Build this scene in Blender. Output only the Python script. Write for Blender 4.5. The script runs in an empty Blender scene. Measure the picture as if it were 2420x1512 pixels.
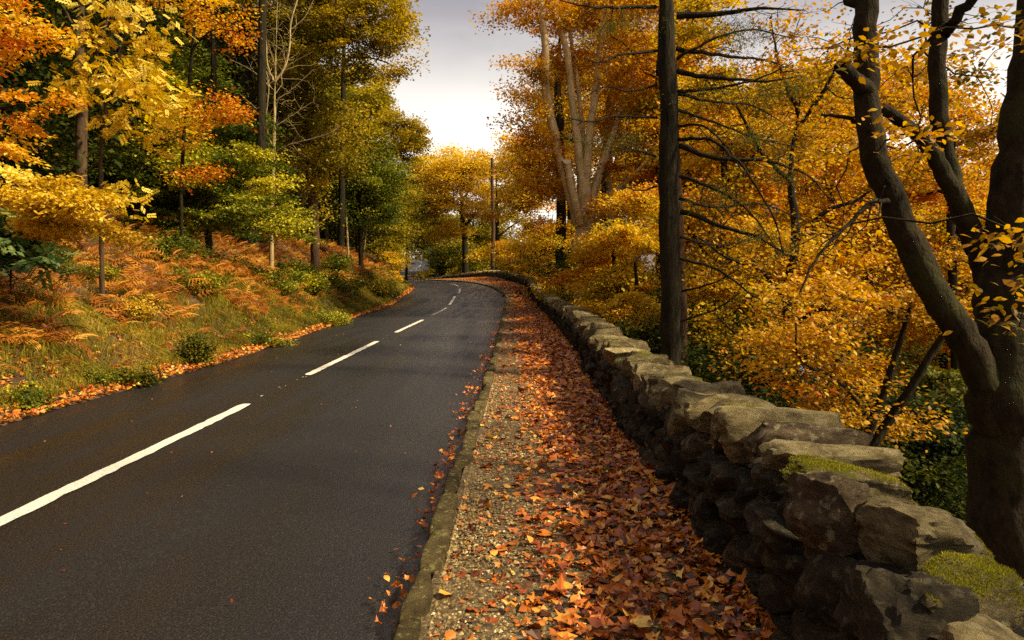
import bpy, bmesh, math
import numpy as np

# ------------------------------------------------------------------ camera, sky, sun, exposure
sc = bpy.context.scene
COL = sc.collection
rng = np.random.default_rng(7)
F, CX, HY, HC = 1613.0, 1209.5, 655.0, 1.65      # focal length, principal column and horizon row of the 2419 px wide view; eye height

cam = bpy.data.cameras.new("camera")
cam.sensor_width = 36.0
cam.lens = 24.0
cam.shift_y = -101.0 / 2419.0
cam.clip_start, cam.clip_end = 0.05, 6000.0
cam_o = bpy.data.objects.new("camera", cam)
cam_o.location = (0, 0, HC)
cam_o.rotation_euler = (math.radians(90), 0, 0)
COL.objects.link(cam_o)
sc.camera = cam_o

SUN_DIR = np.array((0.72, -0.24, 0.65)); SUN_DIR /= np.linalg.norm(SUN_DIR)
world = bpy.data.worlds.new("World"); sc.world = world
world.use_nodes = True
wn, wl = world.node_tree.nodes, world.node_tree.links
wn.clear()
w_out = wn.new("ShaderNodeOutputWorld")
w_bg = wn.new("ShaderNodeBackground"); w_bg.inputs[1].default_value = 1.0
w_sky = wn.new("ShaderNodeTexSky"); w_sky.sky_type = 'NISHITA'; w_sky.sun_disc = False
w_sky.sun_elevation = math.asin(SUN_DIR[2]); w_sky.sun_rotation = math.atan2(SUN_DIR[0], SUN_DIR[1])
w_str = wn.new("ShaderNodeVectorMath"); w_str.operation = 'SCALE'; w_str.inputs['Scale'].default_value = 0.1
wl.new(w_sky.outputs[0], w_str.inputs[0])
w_tc = wn.new("ShaderNodeTexCoord")
w_map = wn.new("ShaderNodeMapping"); w_map.inputs['Scale'].default_value = (1.3, 1.3, 3.2)
w_map.inputs['Location'].default_value = (0.35, 0.2, 0.15)
wl.new(w_tc.outputs['Generated'], w_map.inputs[0])
w_noise = wn.new("ShaderNodeTexNoise"); w_noise.inputs['Scale'].default_value = 2.6
w_noise.inputs['Detail'].default_value = 7.0; w_noise.inputs['Roughness'].default_value = 0.5
w_noise.inputs['Distortion'].default_value = 0.3
wl.new(w_map.outputs[0], w_noise.inputs[0])
w_ramp = wn.new("ShaderNodeValToRGB")
w_ramp.color_ramp.elements[0].position = 0.36; w_ramp.color_ramp.elements[0].color = (0.235, 0.218, 0.235, 1)
w_ramp.color_ramp.elements[1].position = 0.68; w_ramp.color_ramp.elements[1].color = (0.60, 0.54, 0.45, 1)
e = w_ramp.color_ramp.elements.new(0.52); e.color = (0.33, 0.308, 0.318, 1)
wl.new(w_noise.outputs[0], w_ramp.inputs[0])
w_sep = wn.new("ShaderNodeSeparateXYZ"); wl.new(w_tc.outputs['Generated'], w_sep.inputs[0])
w_el = wn.new("ShaderNodeMapRange"); w_el.interpolation_type = 'SMOOTHSTEP'
w_el.inputs['From Min'].default_value = 0.15; w_el.inputs['From Max'].default_value = 0.40
w_el.inputs['To Min'].default_value = 1.0; w_el.inputs['To Max'].default_value = 0.0
wl.new(w_sep.outputs[2], w_el.inputs['Value'])
w_hor = wn.new("ShaderNodeMixRGB"); w_hor.inputs[2].default_value = (0.84, 0.785, 0.69, 1)
wl.new(w_el.outputs[0], w_hor.inputs[0]); wl.new(w_ramp.outputs[0], w_hor.inputs[1])
w_mix = wn.new("ShaderNodeMixRGB"); w_mix.inputs[0].default_value = 0.93
wl.new(w_str.outputs[0], w_mix.inputs[1]); wl.new(w_hor.outputs[0], w_mix.inputs[2])
wl.new(w_mix.outputs[0], w_bg.inputs[0]); wl.new(w_bg.outputs[0], w_out.inputs[0])

sun = bpy.data.lights.new("sun", 'SUN')
sun.energy = 5.0; sun.angle = math.radians(5); sun.color = (1.0, 0.84, 0.54)
sun_o = bpy.data.objects.new("sun", sun)
from mathutils import Vector
sun_o.rotation_euler = Vector(SUN_DIR).to_track_quat('Z', 'Y').to_euler()
sun_o.location = (30, -20, 40)
COL.objects.link(sun_o)

sc.view_settings.view_transform = 'Standard'
sc.view_settings.look = 'None'
sc.view_settings.exposure = 0.8
sc.view_settings.gamma = 1.0
sc.cycles.max_bounces = 6
sc.cycles.diffuse_bounces = 3
sc.cycles.transmission_bounces = 4
sc.cycles.use_denoising = False
sc.cycles.caustics_reflective = False
sc.cycles.caustics_refractive = False
sc.cycles.sample_clamp_indirect = 2.0
sc.cycles.sample_clamp_direct = 8.0

# ------------------------------------------------------------------ small maths
def px(x, y, d):
    """A point seen at column x, row y of the view, d metres ahead."""
    return np.array(((x - CX) * d / F, d, HC - (y - HY) * d / F))

def vnoise(p, seed=0):
    p = np.asarray(p, float)
    i = np.floor(p).astype(np.int64); f = p - i
    f = f * f * (3 - 2 * f)
    def h(ix, iy, iz):
        n = (ix * 374761393 + iy * 668265263 + iz * 2147483647 + seed * 974634777) & 0xFFFFFFFF
        n = ((n ^ (n >> 13)) * 1274126177) & 0xFFFFFFFF
        n = ((n ^ (n >> 16)) * 2246822519) & 0xFFFFFFFF
        return ((n ^ (n >> 15)) & 0xFFFFFF) / float(0xFFFFFF)
    x, y, z = i[..., 0], i[..., 1], i[..., 2]
    fx, fy, fz = f[..., 0], f[..., 1], f[..., 2]
    def lx(yy, zz): return h(x, yy, zz) * (1 - fx) + h(x + 1, yy, zz) * fx
    a = lx(y, z) * (1 - fy) + lx(y + 1, z) * fy
    b = lx(y, z + 1) * (1 - fy) + lx(y + 1, z + 1) * fy
    return a * (1 - fz) + b * fz

def n2(x, y, s, seed=0):
    return vnoise(np.stack([np.asarray(x) / s, np.asarray(y) / s, np.zeros_like(np.asarray(x, float)) + 0.5], -1), seed)

def norm(v):
    return v / np.maximum(np.linalg.norm(v, axis=-1, keepdims=True), 1e-9)

def catmull(P, k):
    """Catmull-Rom through the rows of P, k samples per span."""
    P = np.asarray(P, float)
    Q = np.vstack([2 * P[0] - P[1], P, 2 * P[-1] - P[-2]])
    out = []
    t = np.linspace(0, 1, k, endpoint=False)[:, None]
    for i in range(1, len(Q) - 2):
        p0, p1, p2, p3 = Q[i - 1], Q[i], Q[i + 1], Q[i + 2]
        out.append(0.5 * ((2 * p1) + (-p0 + p2) * t + (2 * p0 - 5 * p1 + 4 * p2 - p3) * t ** 2 + (-p0 + 3 * p1 - 3 * p2 + p3) * t ** 3))
    out.append(P[-1:])
    return np.vstack(out)

# ------------------------------------------------------------------ mesh and object helpers
def mesh(name, V, Fc, mat, smooth=False, attr=None):
    """V (n,3); Fc a (m,k) array or a list of such arrays; attr: per-vertex float 'rnd'."""
    V = np.asarray(V, np.float32)
    if not isinstance(Fc, list): Fc = [Fc]
    Fc = [np.asarray(f, np.int32) for f in Fc if len(f)]
    me = bpy.data.meshes.new(name)
    me.vertices.add(len(V)); me.vertices.foreach_set('co', V.ravel())
    loops = np.concatenate([f.ravel() for f in Fc])
    tot = np.concatenate([np.full(len(f), f.shape[1], np.int32) for f in Fc])
    start = np.concatenate([[0], np.cumsum(tot)[:-1]]).astype(np.int32)
    me.loops.add(len(loops)); me.loops.foreach_set('vertex_index', loops)
    me.polygons.add(len(tot)); me.polygons.foreach_set('loop_start', start)
    me.polygons.foreach_set('loop_total', tot)
    me.polygons.foreach_set('use_smooth', np.full(len(tot), smooth))
    if attr is not None:
        a = me.attributes.new('rnd', 'FLOAT', 'POINT'); a.data.foreach_set('value', np.asarray(attr, np.float32))
    if mat is not None: me.materials.append(mat)
    me.update(calc_edges=True)
    return me

def obj(name, me, parent=None, loc=(0, 0, 0), rot=(0, 0, 0), scale=(1, 1, 1)):
    o = bpy.data.objects.new(name, me)
    o.location = loc; o.rotation_euler = rot; o.scale = scale
    if parent is not None: o.parent = parent
    COL.objects.link(o)
    return o

def tag(o, label=None, cat=None, group=None, kind=None):
    if label: o['label'] = label
    if cat: o['category'] = cat
    if group: o['group'] = group
    if kind: o['kind'] = kind
    return o

def empty(name, loc=(0, 0, 0)):
    o = bpy.data.objects.new(name, None); o.location = loc; o.empty_display_size = 0.3
    COL.objects.link(o); return o

class Tubes:
    """Collects tapered tubes into one vertex / face list."""
    def __init__(self): self.V, self.Fq, self.n = [], [], 0
    def batch(self, P, R, sides):
        """P (N,M,3) polylines, R (N,M) radii."""
        N, M, _ = P.shape
        T = np.empty_like(P)
        T[:, 1:-1] = P[:, 2:] - P[:, :-2]; T[:, 0] = P[:, 1] - P[:, 0]; T[:, -1] = P[:, -1] - P[:, -2]
        T = norm(T)
        ref = np.where(np.abs(T[:, :1, 2:3]) > 0.8, np.array((1., 0, 0)), np.array((0, 0, 1.)))
        U = norm(np.cross(T, np.broadcast_to(ref, T.shape))); W = np.cross(T, U)
        a = np.linspace(0, 2 * np.pi, sides, endpoint=False)
        ring = P[:, :, None] + R[:, :, None, None] * (np.cos(a)[None, None, :, None] * U[:, :, None] + np.sin(a)[None, None, :, None] * W[:, :, None])
        V = ring.reshape(-1, 3)
        idx = np.arange(N * M * sides).reshape(N, M, sides) + self.n
        a0, a1 = idx[:, :-1], idx[:, 1:]
        q = np.stack([a0, np.roll(a0, -1, 2), np.roll(a1, -1, 2), a1], -1).reshape(-1, 4)
        self.V.append(V); self.Fq.append(q); self.n += len(V)
    def one(self, P, R, sides): self.batch(np.asarray(P)[None], np.asarray(R)[None], sides)
    def mesh(self, name, mat, off=(0, 0, 0)):
        return mesh(name, np.vstack(self.V) - np.asarray(off), np.vstack(self.Fq), mat, True)

# ------------------------------------------------------------------ materials
def nodes_of(name):
    m = bpy.data.materials.new(name); m.use_nodes = True
    nt = m.node_tree; b = nt.nodes['Principled BSDF']
    return m, nt.nodes, nt.links, b

def ramp(N, stops):
    r = N.new('ShaderNodeValToRGB'); els = r.color_ramp.elements
    els[0].position, els[0].color = stops[0][0], (*stops[0][1], 1)
    els[1].position, els[1].color = stops[-1][0], (*stops[-1][1], 1)
    for p, c in stops[1:-1]:
        e = els.new(p); e.color = (*c, 1)
    return r

def noise_node(N, L, scale, detail=4, rough=0.55, stretch=None, coord='Object'):
    tc = N.new('ShaderNodeTexCoord'); n = N.new('ShaderNodeTexNoise')
    n.inputs['Scale'].default_value = scale; n.inputs['Detail'].default_value = detail; n.inputs['Roughness'].default_value = rough
    if stretch:
        mp = N.new('ShaderNodeMapping'); mp.inputs['Scale'].default_value = stretch
        L.new(tc.outputs[coord], mp.inputs[0]); L.new(mp.outputs[0], n.inputs[0])
    else: L.new(tc.outputs[coord], n.inputs[0])
    return n

def leaf_mat(name, stops, trans=0.42, rough=0.5, spec=0.18):
    m, N, L, b = nodes_of(name)
    at = N.new('ShaderNodeAttribute'); at.attribute_name = 'rnd'
    r = ramp(N, stops); L.new(at.outputs['Fac'], r.inputs[0])
    L.new(r.outputs[0], b.inputs['Base Color'])
    b.inputs['Roughness'].default_value = rough; b.inputs['Specular IOR Level'].default_value = spec
    t = N.new('ShaderNodeBsdfTranslucent')
    hs = N.new('ShaderNodeHueSaturation'); hs.inputs['Saturation'].default_value = 1.1; hs.inputs['Value'].default_value = 1.15
    L.new(r.outputs[0], hs.inputs['Color']); L.new(hs.outputs[0], t.inputs[0])
    mx = N.new('ShaderNodeMixShader'); mx.inputs[0].default_value = trans
    L.new(b.outputs[0], mx.inputs[1]); L.new(t.outputs[0], mx.inputs[2])
    L.new(mx.outputs[0], N['Material Output'].inputs[0])
    return m

def bark_mat(name, c0, c1, scale=9, bump=0.5, stretch=(1, 1, .22), patch=None):
    m, N, L, b = nodes_of(name)
    n = noise_node(N, L, scale, 6, 0.65, stretch)
    r = ramp(N, [(0.3, c0), (0.7, c1)]); L.new(n.outputs[0], r.inputs[0])
    col = r.outputs[0]
    if patch:
        n3 = noise_node(N, L, 2.2, 4, 0.6); r3 = ramp(N, [(0.52, (0, 0, 0)), (0.62, (1, 1, 1))]); L.new(n3.outputs[0], r3.inputs[0])
        mx = N.new('ShaderNodeMixRGB'); mx.inputs[2].default_value = (*patch, 1)
        L.new(r3.outputs[0], mx.inputs[0]); L.new(col, mx.inputs[1]); col = mx.outputs[0]
    L.new(col, b.inputs['Base Color']); b.inputs['Roughness'].default_value = 0.9
    b.inputs['Specular IOR Level'].default_value = 0.15
    bp = N.new('ShaderNodeBump'); bp.inputs['Strength'].default_value = bump; bp.inputs['Distance'].default_value = 0.07
    L.new(n.outputs[0], bp.inputs['Height']); L.new(bp.outputs[0], b.inputs['Normal'])
    return m

M = {}
M['bark_dark'] = bark_mat('bark_dark', (0.005, 0.004, 0.002), (0.034, 0.026, 0.011), 12, 1.0)
M['bark_brown'] = bark_mat('bark_brown', (0.03, 0.018, 0.010), (0.11, 0.065, 0.035), 11, 0.9)
M['bark_red'] = bark_mat('bark_red', (0.028, 0.015, 0.008), (0.11, 0.06, 0.033), 10, 0.9)
M['bark_pale'] = bark_mat('bark_pale', (0.26, 0.175, 0.075), (0.66, 0.49, 0.25), 5, 0.5, (1, 1, .5), (0.44, 0.34, 0.15))
M['bark_sap'] = bark_mat('bark_sap', (0.20, 0.14, 0.06), (0.45, 0.34, 0.16), 8, 0.3)
M['bark_beech'] = bark_mat('bark_beech', (0.008, 0.0055, 0.0025), (0.044, 0.031, 0.013), 14, 0.9, (1, 1, .5), (0.034, 0.031, 0.009))
M['cut_wood'] = bark_mat('cut_wood', (0.5, 0.4, 0.25), (0.65, 0.55, 0.36), 20, 0.1)

M['leaf_yellow'] = leaf_mat('leaf_yellow', [(0, (0.34, 0.20, 0.012)), (.35, (0.64, 0.40, 0.02)), (.7, (0.78, 0.56, 0.05)), (1, (0.84, 0.66, 0.12))])
M['leaf_orange'] = leaf_mat('leaf_orange', [(0, (0.34, 0.06, 0.008)), (.3, (0.58, 0.18, 0.012)), (.6, (0.74, 0.35, 0.02)), (1, (0.82, 0.55, 0.06))])
M['leaf_gold'] = leaf_mat('leaf_gold', [(0, (0.12, 0.11, 0.008)), (.22, (0.34, 0.24, 0.010)), (.45, (0.60, 0.40, 0.016)), (.72, (0.76, 0.54, 0.04)), (.88, (0.70, 0.34, 0.016)), (1, (0.52, 0.17, 0.010))])
M['leaf_amber'] = leaf_mat('leaf_amber', [(0, (0.14, 0.10, 0.008)), (.22, (0.36, 0.17, 0.010)), (.45, (0.58, 0.30, 0.014)), (.7, (0.72, 0.46, 0.03)), (.88, (0.66, 0.28, 0.014)), (1, (0.46, 0.12, 0.008))])
M['leaf_green'] = leaf_mat('leaf_green', [(0, (0.022, 0.036, 0.005)), (.4, (0.085, 0.11, 0.010)), (.75, (0.25, 0.25, 0.018)), (1, (0.58, 0.48, 0.03))], 0.35)
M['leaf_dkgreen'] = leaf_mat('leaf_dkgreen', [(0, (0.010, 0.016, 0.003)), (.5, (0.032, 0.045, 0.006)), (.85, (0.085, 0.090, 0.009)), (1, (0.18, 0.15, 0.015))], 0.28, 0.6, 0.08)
M['leaf_bluegreen'] = leaf_mat('leaf_bluegreen', [(0, (0.03, 0.06, 0.018)), (.5, (0.10, 0.15, 0.045)), (1, (0.24, 0.27, 0.06))], 0.3)
M['leaf_ochre'] = leaf_mat('leaf_ochre', [(0, (0.06, 0.06, 0.007)), (.35, (0.22, 0.17, 0.012)), (.7, (0.46, 0.32, 0.022)), (1, (0.64, 0.46, 0.05))])
M['leaf_olive'] = leaf_mat('leaf_olive', [(0, (0.06, 0.055, 0.006)), (.4, (0.19, 0.16, 0.012)), (.75, (0.40, 0.30, 0.02)), (1, (0.58, 0.44, 0.04))])
M['needle'] = leaf_mat('needle', [(0, (0.03, 0.035, 0.008)), (.5, (0.09, 0.09, 0.012)), (1, (0.22, 0.19, 0.025))], 0.2)
M['wood_dark'] = leaf_mat('wood_dark', [(0, (0.008, 0.010, 0.002)), (.5, (0.026, 0.030, 0.005)), (.85, (0.075, 0.062, 0.008)), (1, (0.20, 0.13, 0.014))], 0.2, 0.6, 0.08)  # leaf colours darkened to stand for the shade deep in the wood
M['litter'] = leaf_mat('litter', [(0, (0.075, 0.017, 0.005)), (.26, (0.30, 0.062, 0.009)), (.54, (0.58, 0.17, 0.016)), (.80, (0.76, 0.33, 0.04)), (1, (0.84, 0.55, 0.11))], 0.14, 0.36, 0.5)
M['bracken'] = leaf_mat('bracken', [(0, (0.13, 0.038, 0.006)), (.35, (0.36, 0.115, 0.013)), (.7, (0.56, 0.23, 0.025)), (1, (0.66, 0.40, 0.06))], 0.3)
M['grass'] = leaf_mat('grass', [(0, (0.045, 0.048, 0.006)), (.4, (0.18, 0.155, 0.012)), (.75, (0.38, 0.29, 0.025)), (1, (0.60, 0.40, 0.07))], 0.3)
M['moss'] = leaf_mat('moss', [(0, (0.06, 0.06, 0.006)), (.5, (0.24, 0.22, 0.014)), (1, (0.50, 0.44, 0.035))], 0.3, 0.7, 0.1)

def ground_mat():
    m, N, L, b = nodes_of('forest_floor')
    n = noise_node(N, L, 1.3, 9, 0.7)
    r = ramp(N, [(0.3, (0.018, 0.012, 0.006)), (0.5, (0.07, 0.035, 0.009)), (0.7, (0.17, 0.08, 0.015))])
    L.new(n.outputs[0], r.inputs[0]); L.new(r.outputs[0], b.inputs['Base Color']); b.inputs['Roughness'].default_value = 0.95
    bp = N.new('ShaderNodeBump'); bp.inputs['Strength'].default_value = 0.8; bp.inputs['Distance'].default_value = 0.1
    L.new(n.outputs[0], bp.inputs['Height']); L.new(bp.outputs[0], b.inputs['Normal'])
    return m
M['ground'] = ground_mat()

def road_mat():
    m, N, L, b = nodes_of('asphalt')
    fine = noise_node(N, L, 80, 4, 0.8)
    vor = N.new('ShaderNodeTexVoronoi'); vor.inputs['Scale'].default_value = 95
    tc = N.new('ShaderNodeTexCoord'); L.new(tc.outputs['Object'], vor.inputs['Vector'])
    big = noise_node(N, L, 0.9, 5, 0.6, (1.5, 0.12, 1.0))
    rf = ramp(N, [(0.34, (0.0035, 0.003, 0.0027)), (0.54, (0.0118, 0.0102, 0.0092)), (0.70, (0.062, 0.054, 0.048))]); L.new(fine.outputs[0], rf.inputs[0])
    rb = ramp(N, [(0.3, (0.72, 0.71, 0.70)), (0.7, (1.28, 1.25, 1.2))]); L.new(big.outputs[0], rb.inputs[0])
    mul = N.new('ShaderNodeMixRGB'); mul.blend_type = 'MULTIPLY'; mul.inputs[0].default_value = 1.0
    L.new(rf.outputs[0], mul.inputs[1]); L.new(rb.outputs[0], mul.inputs[2]); L.new(mul.outputs[0], b.inputs['Base Color'])
    rr = ramp(N, [(0.40, (0.56,) * 3), (0.62, (0.27,) * 3)]); L.new(big.outputs[0], rr.inputs[0]); L.new(rr.outputs[0], b.inputs['Roughness'])
    b.inputs['Specular IOR Level'].default_value = 0.5
    bp = N.new('ShaderNodeBump'); bp.inputs['Strength'].default_value = 0.55; bp.inputs['Distance'].default_value = 0.006
    L.new(vor.outputs['Distance'], bp.inputs['Height']); L.new(bp.outputs[0], b.inputs['Normal'])
    return m
M['road'] = road_mat()

def paint_mat():
    m, N, L, b = nodes_of('road_paint')
    n = noise_node(N, L, 60, 5, 0.7)
    r = ramp(N, [(0.34, (0.10, 0.085, 0.07)), (0.43, (0.66, 0.62, 0.52)), (0.7, (0.86, 0.83, 0.73))]); L.new(n.outputs[0], r.inputs[0])
    L.new(r.outputs[0], b.inputs['Base Color']); b.inputs['Roughness'].default_value = 0.6
    bp = N.new('ShaderNodeBump'); bp.inputs['Strength'].default_value = 0.3; bp.inputs['Distance'].default_value = 0.004
    L.new(n.outputs[0], bp.inputs['Height']); L.new(bp.outputs[0], b.inputs['Normal'])
    return m
M['paint'] = paint_mat()

def path_mat():
    m, N, L, b = nodes_of('path_dirt')
    n = noise_node(N, L, 34, 6, 0.7)
    r = ramp(N, [(0.32, (0.02, 0.012, 0.005)), (0.48, (0.085, 0.052, 0.018)), (0.6, (0.22, 0.145, 0.052)), (0.72, (0.42, 0.30, 0.13))])
    L.new(n.outputs[0], r.inputs[0]); L.new(r.outputs[0], b.inputs['Base Color']); b.inputs['Roughness'].default_value = 0.85
    bp = N.new('ShaderNodeBump'); bp.inputs['Strength'].default_value = 0.9; bp.inputs['Distance'].default_value = 0.02
    L.new(n.outputs[0], bp.inputs['Height']); L.new(bp.outputs[0], b.inputs['Normal'])
    return m
M['path'] = path_mat()

def stone_mat(name, c0, c1, c2, moss=0.0, moss_col=(0.14, 0.13, 0.012), scale=6.0, lichen=(0.42, 0.36, 0.2)):
    """Layered grey-brown stone with pale lichen and, by amount, moss growing on upward faces."""
    m, N, L, b = nodes_of(name)
    oi = N.new('ShaderNodeObjectInfo')
    tc = N.new('ShaderNodeTexCoord')
    geo = N.new('ShaderNodeNewGeometry')
    n = N.new('ShaderNodeTexNoise'); n.inputs['Scale'].default_value = scale; n.inputs['Detail'].default_value = 8; n.inputs['Roughness'].default_value = 0.68
    mp = N.new('ShaderNodeMapping'); mp.inputs['Scale'].default_value = (0.9, 0.9, 2.2)
    L.new(geo.outputs['Position'], mp.inputs[0]); L.new(mp.outputs[0], n.inputs[0])
    r = ramp(N, [(0.28, c0), (0.5, c1), (0.72, c2)]); L.new(n.outputs[0], r.inputs[0])
    n2_ = N.new('ShaderNodeTexNoise'); n2_.inputs['Scale'].default_value = 24; n2_.inputs['Detail'].default_value = 7
    L.new(geo.outputs['Position'], n2_.inputs[0])
    rl = ramp(N, [(0.56, (0, 0, 0)), (0.66, (0.8,) * 3)]); L.new(n2_.outputs[0], rl.inputs[0])
    ml = N.new('ShaderNodeMixRGB'); ml.inputs[2].default_value = (*lichen, 1)
    L.new(rl.outputs[0], ml.inputs[0]); L.new(r.outputs[0], ml.inputs[1])
    hs = N.new('ShaderNodeHueSaturation'); L.new(ml.outputs[0], hs.inputs['Color'])
    mr = N.new('ShaderNodeMapRange'); mr.inputs['To Min'].default_value = 0.7; mr.inputs['To Max'].default_value = 1.3
    L.new(oi.outputs['Random'], mr.inputs['Value']); L.new(mr.outputs[0], hs.inputs['Value'])
    col = hs.outputs[0]
    if moss > 0:
        n4 = N.new('ShaderNodeTexNoise'); n4.inputs['Scale'].default_value = 4.5; n4.inputs['Detail'].default_value = 7; n4.inputs['Roughness'].default_value = .7
        L.new(geo.outputs['Position'], n4.inputs[0])
        sep = N.new('ShaderNodeSeparateXYZ'); L.new(geo.outputs['Normal'], sep.inputs[0])
        ad = N.new('ShaderNodeMath'); ad.operation = 'MULTIPLY_ADD'; ad.inputs[1].default_value = 0.28; L.new(sep.outputs[2], ad.inputs[0]); L.new(n4.outputs[0], ad.inputs[2])
        rm = ramp(N, [(1.04 - 0.40 * moss, (0, 0, 0)), (1.11 - 0.40 * moss, (1, 1, 1))]); L.new(ad.outputs[0], rm.inputs[0])
        mm = N.new('ShaderNodeMixRGB'); mm.inputs[2].default_value = (*moss_col, 1)
        L.new(rm.outputs[0], mm.inputs[0]); L.new(col, mm.inputs[1]); col = mm.outputs[0]
    L.new(col, b.inputs['Base Color']); b.inputs['Roughness'].default_value = 0.9; b.inputs['Specular IOR Level'].default_value = 0.2
    bp = N.new('ShaderNodeBump'); bp.inputs['Strength'].default_value = 1.0; bp.inputs['Distance'].default_value = 0.075
    n5 = N.new('ShaderNodeTexNoise'); n5.inputs['Scale'].default_value = 34; n5.inputs['Detail'].default_value = 9; n5.inputs['Roughness'].default_value = .82
    L.new(mp.outputs[0], n5.inputs[0])
    n6 = N.new('ShaderNodeTexNoise'); n6.inputs['Scale'].default_value = 5; n6.inputs['Detail'].default_value = 9; n6.inputs['Roughness'].default_value = .75; n6.inputs['Distortion'].default_value = .6
    mp2 = N.new('ShaderNodeMapping'); mp2.inputs['Scale'].default_value = (1, 1, 2.4); mp2.inputs['Rotation'].default_value = (.15, .2, 0)
    L.new(geo.outputs['Position'], mp2.inputs[0]); L.new(mp2.outputs[0], n6.inputs[0])
    sm = N.new('ShaderNodeMath'); sm.operation = 'MULTIPLY_ADD'; sm.inputs[1].default_value = 1.3
    L.new(n6.outputs[0], sm.inputs[0]); L.new(n5.outputs[0], sm.inputs[2])
    L.new(sm.outputs[0], bp.inputs['Height']); L.new(bp.outputs[0], b.inputs['Normal'])
    return m
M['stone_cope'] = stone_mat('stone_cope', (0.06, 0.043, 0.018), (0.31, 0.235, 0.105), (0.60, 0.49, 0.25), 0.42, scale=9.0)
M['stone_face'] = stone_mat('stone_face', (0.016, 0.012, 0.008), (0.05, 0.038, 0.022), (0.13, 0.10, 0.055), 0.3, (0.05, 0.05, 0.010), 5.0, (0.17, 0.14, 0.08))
M['stone_red'] = stone_mat('stone_red', (0.030, 0.021, 0.011), (0.12, 0.080, 0.042), (0.30, 0.225, 0.125), 0.45, scale=9.0)
M['stone_moss'] = stone_mat('stone_moss', (0.035, 0.026, 0.012), (0.16, 0.12, 0.055), (0.34, 0.27, 0.13), 0.72, (0.13, 0.125, 0.012), 9.0)
M['stone_kerb'] = stone_mat('stone_kerb', (0.04, 0.029, 0.012), (0.13, 0.094, 0.036), (0.24, 0.185, 0.08), 0.42, (0.13, 0.12, 0.012), 7.0, (0.40, 0.34, 0.13))
M['core'] = stone_mat('wall_core', (0.008, 0.006, 0.004), (0.02, 0.015, 0.009), (0.05, 0.038, 0.02), 0.0)
M['pebble'] = leaf_mat('pebble', [(0, (0.05, 0.029, 0.009)), (.45, (0.20, 0.130, 0.046)), (.8, (0.38, 0.27, 0.11)), (1, (0.66, 0.52, 0.28))], 0.0, 0.55, 0.3)

# ------------------------------------------------------------------ plan of the road
ROWS = np.array([   # kerb x,y | centre x,y | left edge x,y | wall face x,y | road z | wall base z
    (-.56, -14, -3.40, -14, -5.80, -14, 1.15, -14, 0, 0), (-.55, -6, -3.40, -6, -5.8, -6, 1.15, -6, 0, 0),
    (-.52, 3, -3.42, 3, -5.85, 3, 1.15, 3, 0, 0), (-.45, 9, -3.41, 9, -5.80, 9, 1.18, 9, 0, 0),
    (-.39, 14, -3.42, 14, -5.72, 14, 1.33, 14, 0, 0), (-.39, 20, -3.44, 20, -6.05, 20, 1.42, 20, 0, 0),
    (-.40, 28, -3.42, 28, -6.5, 28, 1.40, 28, 0, 0), (-.42, 36, -3.45, 36, -6.85, 36, 1.35, 36, .03, .03),
    (-.42, 41, -3.62, 41, -7.0, 41, 1.25, 41, .17, .17), (-.45, 45, -3.75, 45, -7.2, 45, 1.15, 45, .38, .38),
    (-.9, 50, -3.85, 50, -7.5, 49.5, 1.2, 51, .58, .62), (-2.2, 58, -4.6, 57.5, -8.2, 56, .7, 58.5, .93, .95),
    (-4.8, 66, -7.0, 65, -10.3, 62, -.3, 66, 1.20, 1.20), (-9, 72, -10.5, 69.5, -13.5, 65.5, -2.4, 75, 1.30, 1.60),
    (-14, 76, -15, 73.5, -17, 70, -6.6, 84, 1.0, 1.28), (-18.5, 81, -19.5, 79, -22, 76, -12, 90, .6, .7),
    (-21, 90, -23, 90, -26, 90, -17, 97, .6, .7), (-20.5, 105, -22.5, 106, -25, 107, -17.5, 108, 1.4, 1.4),
    (-18.3, 125, -20.5, 126, -23, 127, -15.5, 125, 2.6, 2.6), (-17.5, 140, -19.8, 140, -22.3, 140, -14.5, 140, 3.3, 3.3),
    (-19, 160, -21.5, 160.5, -24, 161, -16, 160, 4.6, 4.6), (-23, 185, -25.5, 187, -28, 188, -20, 184, 6, 6),
    (-35, 220, -37, 222, -39, 224, -32, 219, 8, 8), (-60, 260, -62, 262, -64, 264, -57, 259, 11, 11)], float)
D = catmull(ROWS, 14)
K3 = np.c_[D[:, 0:2], D[:, 8]]; C3 = np.c_[D[:, 2:4], D[:, 8]]; L3 = np.c_[D[:, 4:6], D[:, 8]]; W3 = np.c_[D[:, 6:8], D[:, 9]]

def nearest(line, x, y):
    """Signed distance (left of travel positive) and height of the nearest point on a 3D polyline, in plan."""
    A, B = line[:-1], line[1:]
    d = (B - A)[:, :2]; ll = (d ** 2).sum(1) + 1e-9
    X = np.stack([x, y], -1)
    du, zz = np.empty(len(X)), np.empty(len(X))
    for s in range(0, len(X), 20000):
        q = X[s:s + 20000]
        r = q[:, None] - A[None, :, :2]
        t = np.clip((r * d).sum(2) / ll, 0, 1)
        e = r - t[..., None] * d
        dd = (e ** 2).sum(2); k = dd.argmin(1); ii = np.arange(len(q))
        cr = d[k, 0] * r[ii, k, 1] - d[k, 1] * r[ii, k, 0]
        du[s:s + 20000] = np.sqrt(dd[ii, k]) * np.sign(cr)
        zz[s:s + 20000] = A[k, 2] + t[ii, k] * (B[k, 2] - A[k, 2])
    return du, zz

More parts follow.
